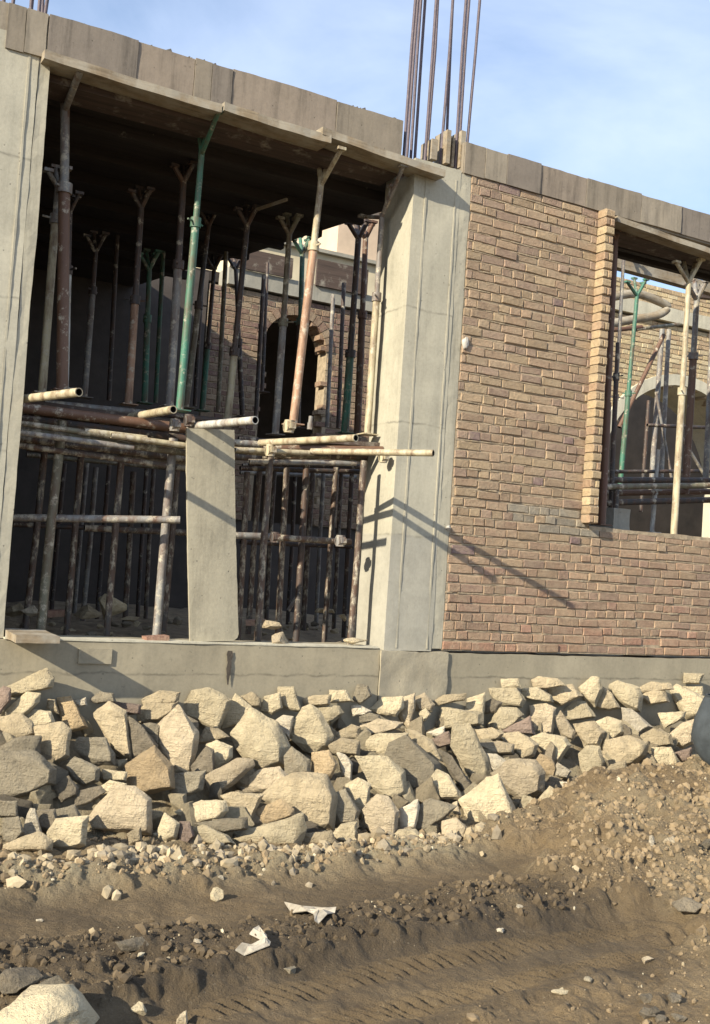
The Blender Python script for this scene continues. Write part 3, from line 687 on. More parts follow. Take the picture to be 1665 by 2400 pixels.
# ---- window bay
GW = 'props and tubes behind the window opening'
prop('thick red-brown rusty prop against the left side of the window', (1352, 1178), (1383, 530), .17, M['rust'], M['rust'], .42, fork(1384, 524, .17, 14, 16), .034, GW, collar=False)
prop('cream prop with spread head standing on the window sill', (1514, 1203), (1548, 628), .15, ms('cream'), ms('cream'), .56, ((1520, 590, .1), (1575, 585, .12), (1535, 580, .35), (1568, 575, .35)), .030, GW)
prop('brown prop with spread head just right of the cream sill prop', (1540, 1110), (1566, 668), .9, ms('brown'), ms('grey'), .7, fork(1567, 660, .9), .036, GW)
prop('dark slim prop with cross handle near the left side of the window', (1372, 1150), (1388, 770), .7, ms('dark'), ms('dark'), .8, (), .022, GW)
prop('green prop in the bright part of the window view', (1392, 1110), (1432, 660), 2.6, ms('green'), ms('green'), .5, fork(1432, 655, 2.6), .030, GW)
prop('pale prop beside the left arch springing seen through the window', (1372, 1110), (1402, 570), 1.6, ms('cream'), ms('grey'), .4, fork(1402, 562, 1.6), .022, GW)
prop('white and dark banded prop in the shade of the large arch', (1465, 1195), (1480, 1010), .9, ms('white'), ms('white'), .5, (), .022, GW)
for lab, pa, pb, Y, m, r in (
    ('grey tube of the pair in the middle of the window view', (1462, 1110), (1488, 740), 3.2, 's_grey', .032),
    ('second grey tube of the pair in the middle of the window view', (1484, 1110), (1503, 740), 3.3, 's_grey', .03),
    ('brown diagonal brace crossing the sunlit wall in the window', (1392, 960), (1492, 752), 3.0, 's_brown', .026),
    ('thin whitish diagonal brace inside the large arch', (1474, 880), (1512, 1090), 2.6, 's_grey', .016),
    ('red horizontal tube above the large arch', (1375, 742), (1442, 735), 2.8, 'rust', .026),
    ('olive horizontal tube right of the red one', (1430, 740), (1530, 728), 2.8, 's_olive', .02),
    ('dark horizontal tube crossing the large arch', (1455, 955), (1620, 962), 2.2, 's_dark', .02),
    ('top dark tube of the platform behind the window sill', (1345, 1078), (1640, 1080), .8, 's_dark', .028),
    ('olive tube of the platform behind the window sill', (1345, 1094), (1640, 1090), .6, 's_olive', .026),
    ('brown tube of the platform behind the window sill', (1345, 1108), (1640, 1104), .9, 's_brown', .028),
    ('lowest dark tube of the platform behind the window sill', (1345, 1130), (1640, 1122), .7, 's_dark', .028),
    ('upright dark tube under the window platform', (1383, 1180), (1385, 1100), .6, 's_dark', .026),
    ('thin dark tube low in the large arch, behind the platform', (1345, 1060), (1640, 1058), 2.0, 's_dark', .02),
    ('thin grey tube slanting down to the platform at the right edge', (1530, 980), (1600, 1095), 1.8, 's_grey', .018),
    ('dark slim upright in the middle of the large arch', (1440, 1150), (1458, 900), 2.4, 's_dark', .022),
    ('grey upright at the right edge of the window view', (1585, 1090), (1606, 650), 1.4, 's_grey', .03)):
    rail(lab, pa, pb, Y, m=m, r=r, group=GW)
tag(build('timber_beam', MB().obox(atY(1378, 590, 1.9), atY(1660, 668, 1.9), .1, .11), M['wood']), 'long pale timber beam crossing the top of the window view', 'beam')
tag(build('timber_beam', MB().obox(atY(1560, 655, 3.6), atY(1670, 668, 3.6), .1, .16), M['wooddark']), 'dark timber beam behind the brown prop at the right edge', 'beam')
# bent formwork boards hanging over the arch
def strip(label, pts, Y, h, m):
    P = [Vector(atY(*q, Y)) for q in pts]; sp = []
    for i in range(len(P) - 1):
        a, b, c, d = P[max(i - 1, 0)], P[i], P[i + 1], P[min(i + 2, len(P) - 1)]
        for k in range(4):
            t = k / 4; sp.append(.5 * (2 * b + (c - a) * t + (2 * a - 5 * b + 4 * c - d) * t * t + (3 * b - a - 3 * c + d) * t ** 3))
    return tag(build('curved_board', MB().tube(sp + [P[-1]], h, 9, False), m, smooth=50), label, 'board')
strip('warped pale board bent round above the large arch', ((1372, 668), (1430, 660), (1478, 676), (1500, 690), (1478, 708), (1420, 718), (1370, 728)), 3.6, .055, M['wood'])
tag(build('hod_box', roughen(MB().box(*sorted((atY(1360, 1185, .5)[0], atY(1398, 1185, .5)[0])), .4, .75, atY(1360, 1190, .5)[2], atY(1360, 1140, .5)[2]), .05, .012, 77), M['greyconc']), 'grey lump of broken concrete behind the lower left corner of the window', 'concrete lump')


# ------------------------------------------------------------------ terrain
def hash2(ix, iy, s):
    h = (ix * 374761393 + iy * 668265263 + s * 982451653) & 0xffffffff
    h = ((h ^ (h >> 13)) * 1274126177) & 0xffffffff
    return ((h ^ (h >> 16)) & 0xffff) / 65535.
def vnoise(x, y, s=0):
    ix = np.floor(x).astype(np.int64); iy = np.floor(y).astype(np.int64); fx = x - ix; fy = y - iy
    u = fx * fx * (3 - 2 * fx); v = fy * fy * (3 - 2 * fy)
    a, b, c, d = hash2(ix, iy, s), hash2(ix + 1, iy, s), hash2(ix, iy + 1, s), hash2(ix + 1, iy + 1, s)
    return ((a * (1 - u) + b * u) * (1 - v) + (c * (1 - u) + d * u) * v) * 2 - 1
def fbm(x, y, f, o=4, s=0, g=.5):
    r = 0; a = 1
    for i in range(o): r = r + a * vnoise(x * f, y * f, s + i); f *= 2.07; a *= g
    return r
def sm(a, b, x): t = np.clip((x - a) / (b - a), 0, 1); return t * t * (3 - 2 * t)
ZG = -1.0
def wline(pts): return np.array([atZ(x, y, ZG)[:2] for x, y in pts])
RUT1 = wline([(-260, 2092), (100, 2062), (400, 2036), (700, 2003), (1000, 1962), (1150, 1940)])
RUT2 = wline([(200, 2372), (450, 2303), (700, 2246), (900, 2204), (1150, 2158), (1300, 2130), (1460, 2102)])
def pdist(x, y, P):
    best = np.full(x.shape, 9e9); sg = np.zeros(x.shape); ss = np.zeros(x.shape); acc = 0
    for a, b in zip(P[:-1], P[1:]):
        d = b - a; L = np.hypot(*d); u = d / L
        t = np.clip((x - a[0]) * u[0] + (y - a[1]) * u[1], 0, L)
        px, py = x - a[0] - t * u[0], y - a[1] - t * u[1]; dd = np.hypot(px, py); m = dd < best
        best = np.where(m, dd, best); sg = np.where(m, np.sign(u[0] * py - u[1] * px) * dd, sg); ss = np.where(m, acc + t, ss); acc += L
    return best, sg, ss
heap_plane = lambda x, y: -.40 + .50 * y + .02 * np.sin(x * 2.3)
def terrain(x, y, detail=True):
    h = ZG + .03 * fbm(x, y, .7, 3, 5) + .012 * fbm(x, y, 5, 4, 9)
    d1, s1, a1 = pdist(x, y, RUT1); d2, s2, a2 = pdist(x, y, RUT2)
    n = fbm(x, y, 4, 3, 3)
    w1 = 1 - sm(.14, .36, d1 + .05 * n); w2 = 1 - sm(.19, .33, d2 + .018 * n)
    # rim between the ruts: rough and raised
    rim = sm(-1.0, -.8, -np.abs(s1 + .62)) * 0
    rough = fbm(x, y, 8, 3, 21, .45)
    between = np.exp(-((s1 + .55) / .30) ** 2)
    h = h + between * (.03 + .02 * rough) + .006 * rough
    h = h * 1.0 - w1 * .035 - w2 * .045
    edge2 = np.exp(-((d2 - .33) / .07) ** 2); h = h + edge2 * (.010 + .010 * rough)
    # toe of the heap: rubbly bank
    toe = np.exp(-((y + 1.46) / .19) ** 2) * (1 - sm(.2, .8, x)); h = h + toe * (.025 + .04 * rough)
    # core of the stone heap
    core = heap_plane(x, y) - .17 + .04 * fbm(x, y, 5, 3, 40)
    h = np.where(y > -1.35, np.maximum(h, np.where(y > -.0, -1.2, core)), h)
    # earth mound on the right
    crest = np.interp(x, [.45, .75, 1.07, 1.32, 1.46, 1.62, 2.0, 2.55, 3.4, 5, 8], [0, .03, .09, .18, .27, .36, .37, .37, .42, .45, .4])
    back = sm(-.75, -1.25, y)
    xb = np.interp(y, [-3.9, -3.5, -3.2, -3.0, -2.6, -1.4], [-.35, -.05, .12, .42, .32, .5])
    front = 1 - np.clip((-1.25 - y) / 2.4, 0, 1) ** 1.1 * .72
    md = np.minimum(crest, .5 * (1 - np.exp(-np.clip(x - xb, 0, 9) / .9))) * back * front
    md = np.where(y < -1.3, np.maximum(md, .34 * (1 - np.exp(-np.clip(x - xb, 0, 9) / .75)) * front), md)
    mk = sm(.0, .1, md + .03 * n)
    h = h * 1 + md + mk * (.022 * rough + .016 * fbm(x, y, 14, 3, 60))
    h = h + (1 - .8 * np.maximum(w1, w2)) * (.005 * fbm(x, y, 30, 3, 130) + .004 * np.abs(fbm(x, y, 52, 2, 140)))
    wet = np.clip(.3 * sm(-1.1, -.9, y) + np.maximum(w1, w2 * .9) * .55 + .95 * between + .7 * edge2 + .25 * fbm(x, y, 2, 3, 70), 0, 1) * (1 - mk)
    dry = np.clip(toe + .4 * mk * sm(.2, .5, fbm(x, y, 2.5, 3, 77)) + .9 * sm(.0, .3, y + 1.2), 0, 1)
    # tyre tread in the near rut and faint in the far one
    tr = 0
    for off, wd in ((-.145, .065), (.13, .065)):
        band = np.exp(-((s2 - off) / wd) ** 4)
        tr = tr + band * np.sin((a2 + (s2 - off) * .55) * 2 * math.pi / .054)
    h = h + w2 * tr * .018 * (.7 + .3 * sm(-.5, .3, fbm(x, y, 5, 3, 91))) + w2 * .006 * fbm(x, y, 16, 3, 95)
    return h, wet, dry, w1, w2, mk, between
x0, x1, y0, y1, dx = -2.75, 2.85, -3.95, .05, .0088
xs = np.concatenate([[-300, -90, -30, -12, -7, -5, -4, -3.4, -3.0], np.arange(x0, x1, dx), [3.0, 3.2, 3.5, 4, 5, 7, 12, 30, 90, 300]])
ys = np.concatenate([[-300, -90, -30, -14, -9, -7, -5.6, -4.8, -4.3], np.arange(y0, y1, dx), [.3, 1, 3, 9, 30, 90, 300]])
X, Y_ = np.meshgrid(xs, ys, indexing='ij')
H, WET, DRY, W1, W2, MK, BT = terrain(X, Y_)
far = np.hypot(X, Y_) > 14; H = np.where(far, ZG, H)
# clods stamped as real relief
i0, j0 = 9, 9; nxd, nyd = len(np.arange(x0, x1, dx)), len(np.arange(y0, y1, dx))
rs = np.random.RandomState(3)
BASE = H.copy()
def gz0(cx, cy): return BASE[min(max(int((cx - x0) / dx), 0), nxd - 1) + i0, min(max(int((cy - y0) / dx), 0), nyd - 1) + j0]
def stamp(cx, cy, r, hh):
    ci = i0 + (cx - x0) / dx; cj = j0 + (cy - y0) / dx; k = int(r / dx) + 2
    ia, ib, ja, jb = int(max(i0, ci - k)), int(min(i0 + nxd, ci + k + 1)), int(max(j0, cj - k)), int(min(j0 + nyd, cj + k + 1))
    if ia >= ib or ja >= jb: return
    A, Bq = X[ia:ib, ja:jb] - cx, Y_[ia:ib, ja:jb] - cy
    an = np.arctan2(Bq, A); ph = rs.uniform(0, 6.28, 3)
    rr = r * (1 + .22 * np.sin(2 * an + ph[0]) + .16 * np.sin(3 * an + ph[1]) + .1 * np.sin(5 * an + ph[2]))
    q = np.clip(1 - (A * A + Bq * Bq) / (rr * rr), 0, 1) ** .55
    H[ia:ib, ja:jb] = np.maximum(H[ia:ib, ja:jb], np.where(q > 0, BASE[ia:ib, ja:jb] * .6 + .4 * gz0(cx, cy) + hh * q - .002, -9))
def dens(cx, cy):
    i = int(min(max((cx - x0) / dx, 0), nxd - 1)) + i0; j = int(min(max((cy - y0) / dx, 0), nyd - 1)) + j0
    return i, j
cnt = 0
for _ in range(42000):
    cx, cy = rs.uniform(x0, x1), rs.uniform(y0, -.75); i, j = dens(cx, cy)
    p = .10 + .85 * BT[i, j] + .75 * MK[i, j] + .9 * DRY[i, j] - 1.1 * max(W1[i, j], W2[i, j])
    if rs.rand() < p:
        r = .009 + .042 * rs.rand() ** 4.5 * (1.3 if MK[i, j] > .5 else 1); stamp(cx, cy, r, r * rs.uniform(.35, .7)); cnt += 1
nX, nY = X.shape
me = bpy.data.meshes.new('ground'); V = np.stack([X, Y_, H], -1).reshape(-1, 3)
I = np.arange(nX * nY).reshape(nX, nY); Q = np.stack([I[:-1, :-1], I[1:, :-1], I[1:, 1:], I[:-1, 1:]], -1).reshape(-1, 4)
me.vertices.add(len(V)); me.vertices.foreach_set('co', V.ravel()); me.loops.add(Q.size); me.loops.foreach_set('vertex_index', Q.ravel())
me.polygons.add(len(Q)); me.polygons.foreach_set('loop_start', np.arange(0, Q.size, 4)); me.polygons.foreach_set('use_smooth', np.ones(len(Q), bool))
at = me.attributes.new('Soil', 'FLOAT_COLOR', 'POINT')
at.data.foreach_set('color', np.stack([WET, DRY, MK, np.ones_like(WET)], -1).ravel())
me.materials.append(M['dirt']); me.update(); me.validate()
ground = bpy.data.objects.new('ground', me); COL.objects.link(ground); ground['kind'] = 'structure'
def gz(x, y):
    i = min(max(int(round((x - x0) / dx)), 0), nxd - 1) + i0; j = min(max(int(round((y - y0) / dx)), 0), nyd - 1) + j0
    return float(H[i, j])
def gpix(px, py):
    """where the sight line through a pixel meets the soil"""
    d = ray(px, py); t = 2.
    while t < 14:
        p = CAM + d * t
        if p[2] < gz(p[0], p[1]): return Vector(p)
        t += .01
    return Vector(CAM + d * 6)

# loose gravel: one body of uncountable stones and crumbs
ico = bmesh.new(); bmesh.ops.create_icosphere(ico, subdivisions=1, radius=1); ico.verts.index_update()
iv = np.array([v.co for v in ico.verts]); ifc = [[v.index for v in f.verts] for f in ico.faces]; ico.free()
g = MB()
for _ in range(110000):
    cx, cy = rs.uniform(x0, x1), rs.uniform(y0, -.7); i, j = dens(cx, cy)
    p = .02 + .42 * BT[i, j] + .17 * MK[i, j] + .36 * DRY[i, j] - .9 * max(W1[i, j], W2[i, j])
    if rs.rand() > p: continue
    u = rs.rand(); stone_ = rs.rand() < (.10 if MK[i, j] < .5 and BT[i, j] < .5 else .04)
    r = (.003 if BT[i, j] > .4 else .004) + (.016 if stone_ else .024) * u ** (11 if BT[i, j] > .4 else 8)
    sc_ = rs.uniform(.55, 1.25, 3) * r; a = rs.uniform(0, 6.28); v = iv * (1 + rs.uniform(-.3, .3, (len(iv), 1))) * sc_
    ca, sa = math.cos(a), math.sin(a); v = np.stack([v[:, 0] * ca - v[:, 1] * sa, v[:, 0] * sa + v[:, 1] * ca, v[:, 2]], -1)
    if stone_: c = [(.38, .31, .2), (.46, .4, .28), (.30, .24, .15)][rs.choice(3)]
    else:
        w_ = WET[i, j]; k = rs.uniform(.8, 1.25); c = tuple(k * (a_ * (1 - w_) + b_ * w_) for a_, b_ in zip((.24, .175, .10), (.085, .06, .033)))
    g.add(v + np.array([cx, cy, gz(cx, cy) + r * .2]), ifc, c)
for _ in range(420):     # rubble spilling from the foot of the stone heap
    cx = rs.uniform(-2.4, .75); cy = -1.17 - .17 * abs(rs.normal()) + .03 * math.sin(cx * 4); r = .012 + .032 * rs.rand() ** 2.5
    v = iv * (1 + rs.uniform(-.3, .3, (len(iv), 1))) * rs.uniform(.6, 1.25, 3) * r; a = rs.uniform(0, 6.28); ca, sa = math.cos(a), math.sin(a)
    v = np.stack([v[:, 0] * ca - v[:, 1] * sa, v[:, 0] * sa + v[:, 1] * ca, v[:, 2]], -1); k = rs.uniform(.7, 1.15)
    g.add(v + np.array([cx, cy, gz(cx, cy) + r * .3]), ifc, tuple(k * q for q in ((.42, .34, .22), (.34, .27, .17), (.28, .23, .16))[rs.choice(3)]))
tag(build('gravel', g, vcol('gravel', .25, 60, .5, .004, mix=False), origin=(0, 0, -1)), 'loose soil crumbs and pale gravel scattered over the churned earth', 'gravel', kind='stuff')

# ------------------------------------------------------------------ stones
def finish_rock(pts, rough=.018, cuts=2, seed=0):
    bm = bmesh.new()
    for p in pts: bm.verts.new(p)
    r = bmesh.ops.convex_hull(bm, input=bm.verts[:])
    bmesh.ops.delete(bm, geom=[e for e in set(r['geom_interior'] + r['geom_unused']) if isinstance(e, bmesh.types.BMVert)], context='VERTS')
    bmesh.ops.dissolve_limit(bm, angle_limit=math.radians(9), verts=bm.verts[:], edges=bm.edges[:])
    size = max((Vector(a.co) - Vector(b.co)).length for a in bm.verts for b in bm.verts)
    bmesh.ops.bevel(bm, geom=bm.edges[:], offset=size * .008, segments=1, profile=.6, affect='EDGES', clamp_overlap=True)
    bmesh.ops.triangulate(bm, faces=bm.faces[:])
    for _ in range(4):
        es = [e for e in bm.edges if e.calc_length() > size * .085]
        if not es: break
        bmesh.ops.subdivide_edges(bm, edges=es, cuts=1)
        bmesh.ops.triangulate(bm, faces=bm.faces[:])
    bm.normal_update(); sd = Vector((seed * 1.37, seed * .71, seed * 2.1))
    for v in bm.verts:
        q = v.co / size
        d = mnoise.noise(q * 2.2 + sd) * .9 + mnoise.noise(q * 5.5 + sd) * .6 + (abs(mnoise.noise(q * 9 + sd)) - .2) * .5
        d += .55 * (round(mnoise.noise(q * 3.1 + sd * 2) * 3.2) / 3.2)
        v.co += v.normal * d * rough * size * 1.5
    bm.verts.index_update(); mb = MB(); mb.v = [tuple(v.co) for v in bm.verts]
    for f in bm.faces: mb.f.append([v.index for v in f.verts]); mb.c.append(None); mb.mi.append(0)
    bm.free(); return mb
TILE = {'A': (0, 1560), 'B': (420, 1590), 'C': (840, 1590), 'D': (1245, 1560)}
ROCKS = """
A|c|80,190 300,110 400,40 460,110 440,190 330,210 180,255 90,250
A|c|0,440 80,370 230,260 340,265 330,330 210,400 180,460 60,480
A|c|230,460 310,400 440,415 470,500 330,550 280,540
A|t|0,470 180,440 260,500 310,600 180,640 0,730 -90,600
A|o|520,310 630,300 770,540 620,580 560,520
A|t|330,570 540,530 610,590 600,800 500,860 380,930 340,760
A|g|0,740 150,650 340,640 330,770 160,770 -60,770
A|g|-90,800 0,790 300,800 460,930 450,1050 250,1140 60,1150 -80,1170|260,960
A|g|680,740 720,650 930,655 1000,780 1000,870 800,850
A|t|870,450 980,360 1120,420 1140,600 1160,820 1010,760 960,640 990,480
A|d|1160,470 1260,540 1390,700 1370,760 1180,850
A|t|1280,300 1420,230 1590,240 1560,330 1300,340
A|t|1250,400 1310,340 1560,330 1540,400 1400,490 1250,500
B|p|-171,430 -6,280 20,470 150,490 130,650 95,830 -56,790 -181,570
A|g|610,900 680,830 870,920 860,1020 750,1070 660,1010
A|c|930,930 1120,950 1110,1020 940,1010
A|c|900,1080 980,1030 1110,1060 1000,1130 910,1140
A|o|1150,900 1370,750 1510,900 1520,1080 1300,1120 1230,1110 1150,1100|1400,1010
A|p|830,1340 1020,1100 1190,1100 1320,1200 1310,1480 1100,1440 860,1420|1230,1300
A|g|490,1290 660,1250 720,1350 600,1390 510,1370
A|c|440,1500 510,1380 760,1360 740,1590 560,1640 450,1570
A|w|240,1440 270,1290 310,1300 320,1410 370,1500 280,1540 200,1500
A|g|-40,1210 140,1220 150,1340 60,1340 -40,1320
A|d|480,1080 610,1000 690,1090 680,1150 560,1200
A|d|690,1130 880,1080 930,1130 770,1230 680,1250
A|t|60,1590 330,1490 440,1560 430,1640 60,1640
A|w|660,320 760,290 770,350 700,360
A|g|820,300 900,240 1000,250 1020,320 870,330
A|r|1020,330 1250,350 1240,430 1120,430
A|t|430,300 490,310 520,420 420,400
A|r|-50,270 30,200 85,220 90,310 0,420 -50,420
A|c|1410,1470 1470,1330 1590,1410 1560,1540 1440,1560
A|t|1140,1500 1250,1440 1260,1560 1160,1590
A|d|340,1300 480,1290 510,1380 440,1480 360,1440
A|g|40,1380 160,1360 200,1480 120,1580 40,1540
A|g|1260,540 1340,520 1420,540 1410,700 1390,690
B|c|50,240 130,130 270,110 440,200 390,260 350,340 340,460 200,390 60,290|290,290
B|d|20,310 160,390 160,480 40,470
B|t|170,570 240,440 340,450 430,520 250,570
B|g|-60,860 0,860 220,830 190,980 20,1050 -60,1030
B|c|250,600 340,570 460,620 460,700 320,840 300,820
B|d|120,780 240,620 300,650 310,850 140,830
B|p|250,870 500,730 620,740 640,790 360,950 350,1040 290,980|360,900
B|c|500,500 590,420 650,300 740,380 860,420 940,600 930,760 760,820 660,760 530,600|720,650
B|c|400,430 470,330 500,150 560,220 630,260 620,320 560,390 500,400
B|t|560,160 650,130 720,180 720,250 640,250
B|c|740,280 770,170 890,140 910,260 830,310
B|c|890,90 1020,90 1050,210 1090,290 970,270 910,240
B|c|1020,430 1110,290 1170,260 1260,330 1350,500 1330,600 1190,640 1110,620 1030,540|1185,480
B|c|1180,260 1420,250 1450,310 1350,400 1290,390 1220,290
B|t|1120,190 1220,150 1340,150 1330,230 1140,240
B|c|1350,110 1480,110 1540,200 1360,210
B|w|850,390 930,340 1010,350 960,430 980,540 900,450
B|g|950,700 1010,630 1150,730 1150,830 960,870
B|o|1200,680 1330,660 1400,760 1350,880 1290,900 1190,840
B|w|1420,680 1480,690 1540,760 1530,920 1450,850|1500,800
B|t|1390,500 1530,420 1600,440 1590,530 1400,540
B|t|1350,600 1450,540 1590,560 1590,680 1480,660 1380,660
B|p|600,930 720,830 880,800 960,880 860,940 760,1000 650,1000
B|t|790,1060 900,940 1050,870 1280,890 1370,1050 1350,1330 1190,1370 1080,1240 1010,1130 890,1080|1250,1050
B|o|700,1180 900,1090 1000,1170 1000,1220 850,1280 750,1300
B|t|400,1060 480,1030 720,1050 680,1150 620,1290 560,1230 520,1140
B|c|0,1190 200,1090 390,1100 410,1180 360,1240 150,1290 60,1240|200,1230
B|g|130,1290 360,1250 580,1240 570,1330 390,1370 250,1330
B|c|130,1350 220,1320 420,1390 480,1470 300,1480 160,1440
B|c|520,1430 650,1350 770,1370 870,1280 1060,1230 1090,1340 1050,1490 820,1490 590,1480|800,1390
B|g|1360,1060 1480,1010 1590,1180 1570,1280 1420,1300 1370,1190
B|c|1380,1390 1450,1310 1570,1290 1570,1450 1440,1450
B|r|0,1290 90,1290 130,1400 80,1470 0,1460
B|t|420,1510 560,1500 580,1570 430,1580
B|t|1090,1390 1340,1370 1390,1480 1100,1500
C|c|-100,960 0,910 100,960 80,1110 30,1220 -60,1200
C|c|10,720 260,710 290,780 390,830 410,1010 310,1090 210,1000 110,930
C|p|60,1180 170,1060 260,1080 340,1190 310,1420 200,1430 100,1320
C|c|50,560 180,510 420,500 400,560 300,610 260,690 150,670
C|g|260,740 300,600 430,550 550,640 690,760 700,870 620,990 440,1000 400,860|560,800
C|t|430,470 530,490 650,560 750,730 700,800 650,700 540,620
C|c|120,270 220,180 380,170 390,260 330,330 200,310
C|p|370,190 500,150 500,260 480,330 450,440 380,340|455,270
C|g|20,340 100,310 180,330 190,380 30,390
C|p|40,420 180,370 370,400 340,440 200,490 70,500
C|w|0,240 110,290 40,330 -40,330 -50,250
C|p|500,190 590,140 670,230 650,290 530,280
C|c|540,310 600,270 640,320 590,380
C|t|690,200 770,150 940,140 930,190 720,240
C|c|740,430 770,270 960,300 1080,310 1080,400 900,430
C|c|960,300 980,190 1120,140 1110,320 1020,330
C|d|1110,230 1190,190 1270,220 1230,300 1110,310
C|c|870,440 1000,440 1060,600 1180,830 1160,920 1050,970 920,770 850,620|1000,690
C|d|740,670 850,720 950,850 1030,980 1000,1060 930,1000 830,860
C|c|650,920 710,820 800,870 890,1000 900,1060 740,1060|760,1010
C|c|940,1090 1060,1020 1150,920 1240,880 1310,1040 1380,1190 1340,1310 1220,1340 1030,1290|1290,1230
C|p|1210,850 1360,750 1560,750 1640,850 1620,1000 1440,1070 1340,980 1290,950|1480,980
C|w|380,1170 520,1100 540,1160 500,1340 380,1360
C|g|540,1160 640,1090 850,1150 760,1240 700,1290 560,1360 500,1330
C|c|280,1440 370,1360 500,1350 570,1430 580,1530 330,1550|500,1480
C|p|760,1280 870,1250 960,1330 940,1420 760,1410
C|p|840,1120 880,1100 910,1210 850,1200
C|t|1010,1330 1180,1300 1210,1400 1050,1400
C|t|1060,460 1190,440 1290,490 1240,540 1100,560
C|p|1080,580 1250,560 1370,590 1360,660 1200,660
C|t|1310,510 1430,490 1590,590 1560,680 1450,720 1400,650
C|w|1120,680 1230,680 1330,750 1270,810 1220,840 1150,760
C|c|1180,400 1260,270 1390,280 1450,330 1400,390 1290,460 1190,450
C|r|1290,470 1520,350 1560,500 1440,490
C|c|1190,100 1400,90 1440,170 1470,190 1440,250 1290,230 1200,150
C|c|1280,10 1420,5 1430,70 1290,80
C|w|620,480 760,430 770,500 700,520
C|r|670,540 800,480 830,580 700,620
C|g|0,60 80,70 110,150 20,220 -40,180
C|w|600,1540 700,1500 740,1560 650,1590
D|t|20,130 70,100 220,120 300,180 120,200 40,190
D|c|-60,210 60,200 170,270 180,320 60,310 -60,280
D|t|170,210 360,180 440,270 380,300 270,350 180,280
D|c|440,200 540,110 600,120 630,210 570,350 500,320
D|t|580,330 650,210 720,260 780,370 700,390 600,370
D|c|270,410 400,330 470,330 560,450 330,480|420,455
D|c|700,190 780,150 940,200 970,270 960,400 860,370 780,300 740,240
D|t|960,210 1080,150 1220,160 1250,210 1200,220 990,240
D|t|990,270 1080,210 1180,230 1220,320 1060,340
D|c|1250,220 1310,180 1360,260 1480,280 1560,300 1480,450 1380,450 1290,310
D|c|1370,190 1520,190 1530,270 1430,250
D|c|1370,70 1530,80 1500,160 1370,150
D|c|1150,430 1370,410 1350,470 1200,550
D|w|820,390 900,400 1060,540 930,620 830,490
D|p|0,370 130,350 210,390 180,600 20,600|150,480
D|p|230,480 270,420 380,580 370,650 270,610
D|t|390,530 560,510 640,590 600,710 480,710 440,600
D|c|560,520 680,470 790,500 810,590 720,660 660,580
D|c|20,650 120,610 290,650 330,710 230,850 120,770|220,740
D|o|50,860 90,800 180,830 230,920 200,1000 100,930
D|w|210,970 240,870 350,940 320,1000
D|c|430,800 490,730 600,740 640,860 570,1000 520,1060 450,900
D|t|640,870 690,680 870,640 1010,700 1000,790 900,880 830,830 700,920|860,790
D|t|970,640 1090,570 1230,620 1250,700 1100,720 1020,700
D|c|1090,740 1240,740 1300,850 1290,910 1100,900
D|p|1230,620 1340,530 1450,490 1430,680 1350,720 1280,690
D|c|-90,1260 -60,1170 0,1180 70,1230 120,1330 110,1390 20,1350
D|c|80,1200 170,1090 290,1160 310,1270 220,1340 130,1270
D|w|260,1040 340,1050 400,1150 370,1210 320,1150
D|r|1290,780 1420,740 1420,840 1340,850
D|t|620,960 700,890 830,850 840,930 760,960
D|d|830,530 880,560 910,640 820,640
D|d|370,1010 450,980 480,1090 400,1110
"""
def plane_hit(px, py):
    d = ray(px, py); t0, t1 = 4., 14.
    f = lambda t: (CAM + d * t)[2] - heap_plane((CAM + d * t)[0], (CAM + d * t)[1])
    for _ in range(50):
        m = (t0 + t1) / 2
        if f(m) > 0: t0 = m
        else: t1 = m
    D = t0; p = CAM + d * D
    if p[1] > -.10: D = D * 1.0; D = (-.10 - CAM[1]) / d[1]
    return D
HEAP = []   # (object, px, py, size, tone, aspect, nverts, filler)
TONE = dict(c='cream', t='tan', g='grey', o='orange-tan', w='whitish', r='reddish-brown', d='dark olive', p='pinkish-beige')
SPECIAL = {}
for line in ROCKS.strip().splitlines():
    f = line.split('|'); ox, oy = TILE[f[0]]; tone = f[1]
    P = [(float(a) / 3.8 + ox, float(b) / 3.8 + oy) for a, b in (q.split(',') for q in f[2].split())]
    P = [(x / K, y / K) for x, y in P]
    cx, cy = sum(p[0] for p in P) / len(P), sum(p[1] for p in P) / len(P)
    w = max(p[0] for p in P) - min(p[0] for p in P); h = max(p[1] for p in P) - min(p[1] for p in P)
    area = abs(sum(P[i][0] * P[i - 1][1] - P[i - 1][0] * P[i][1] for i in range(len(P)))) / 2
    if len(f) > 3: ax, ay = ((float(f[3].split(',')[0]) / 3.8 + ox) / K, (float(f[3].split(',')[1]) / 3.8 + oy) / K)
    else: ax, ay = cx + w * R.uniform(.06, .24), cy + h * R.uniform(-.05, .2)
    D = plane_hit(cx, cy); th = math.sqrt(area) * D * K / F * R.uniform(.62, .85)
    pts = []; fr = R.uniform(.74, .92)
    for (x, y) in P:
        gx, gy = cx + (x - cx) * 1.2, cy + (y - cy) * 1.2
        pts.append(atD(gx, gy, D + R.uniform(-.08, .1) * th))
        q = (ax + (x - ax) * fr, ay + (y - ay) * fr)
        tilt = ((q[0] - cx) / max(w, 1) * -.32 + (q[1] - cy) / max(h, 1) * -.25) * th
        pts.append(atD(*q, D - th * R.uniform(.22, .34) + tilt))
        b = (cx + (x - cx) * .72, cy + (y - cy) * .72); pts.append(atD(*b, D + th * R.uniform(.35, .6)))
    pts.append(atD(ax, ay, D - th * R.uniform(.36, .5)))
    n = len(HEAP); o = build('stone', finish_rock(pts, .017, 2, n), M['rk_' + tone], smooth=28)
    HEAP.append([o, cx, cy, math.sqrt(area), tone, w / max(1, h), len(P), False])
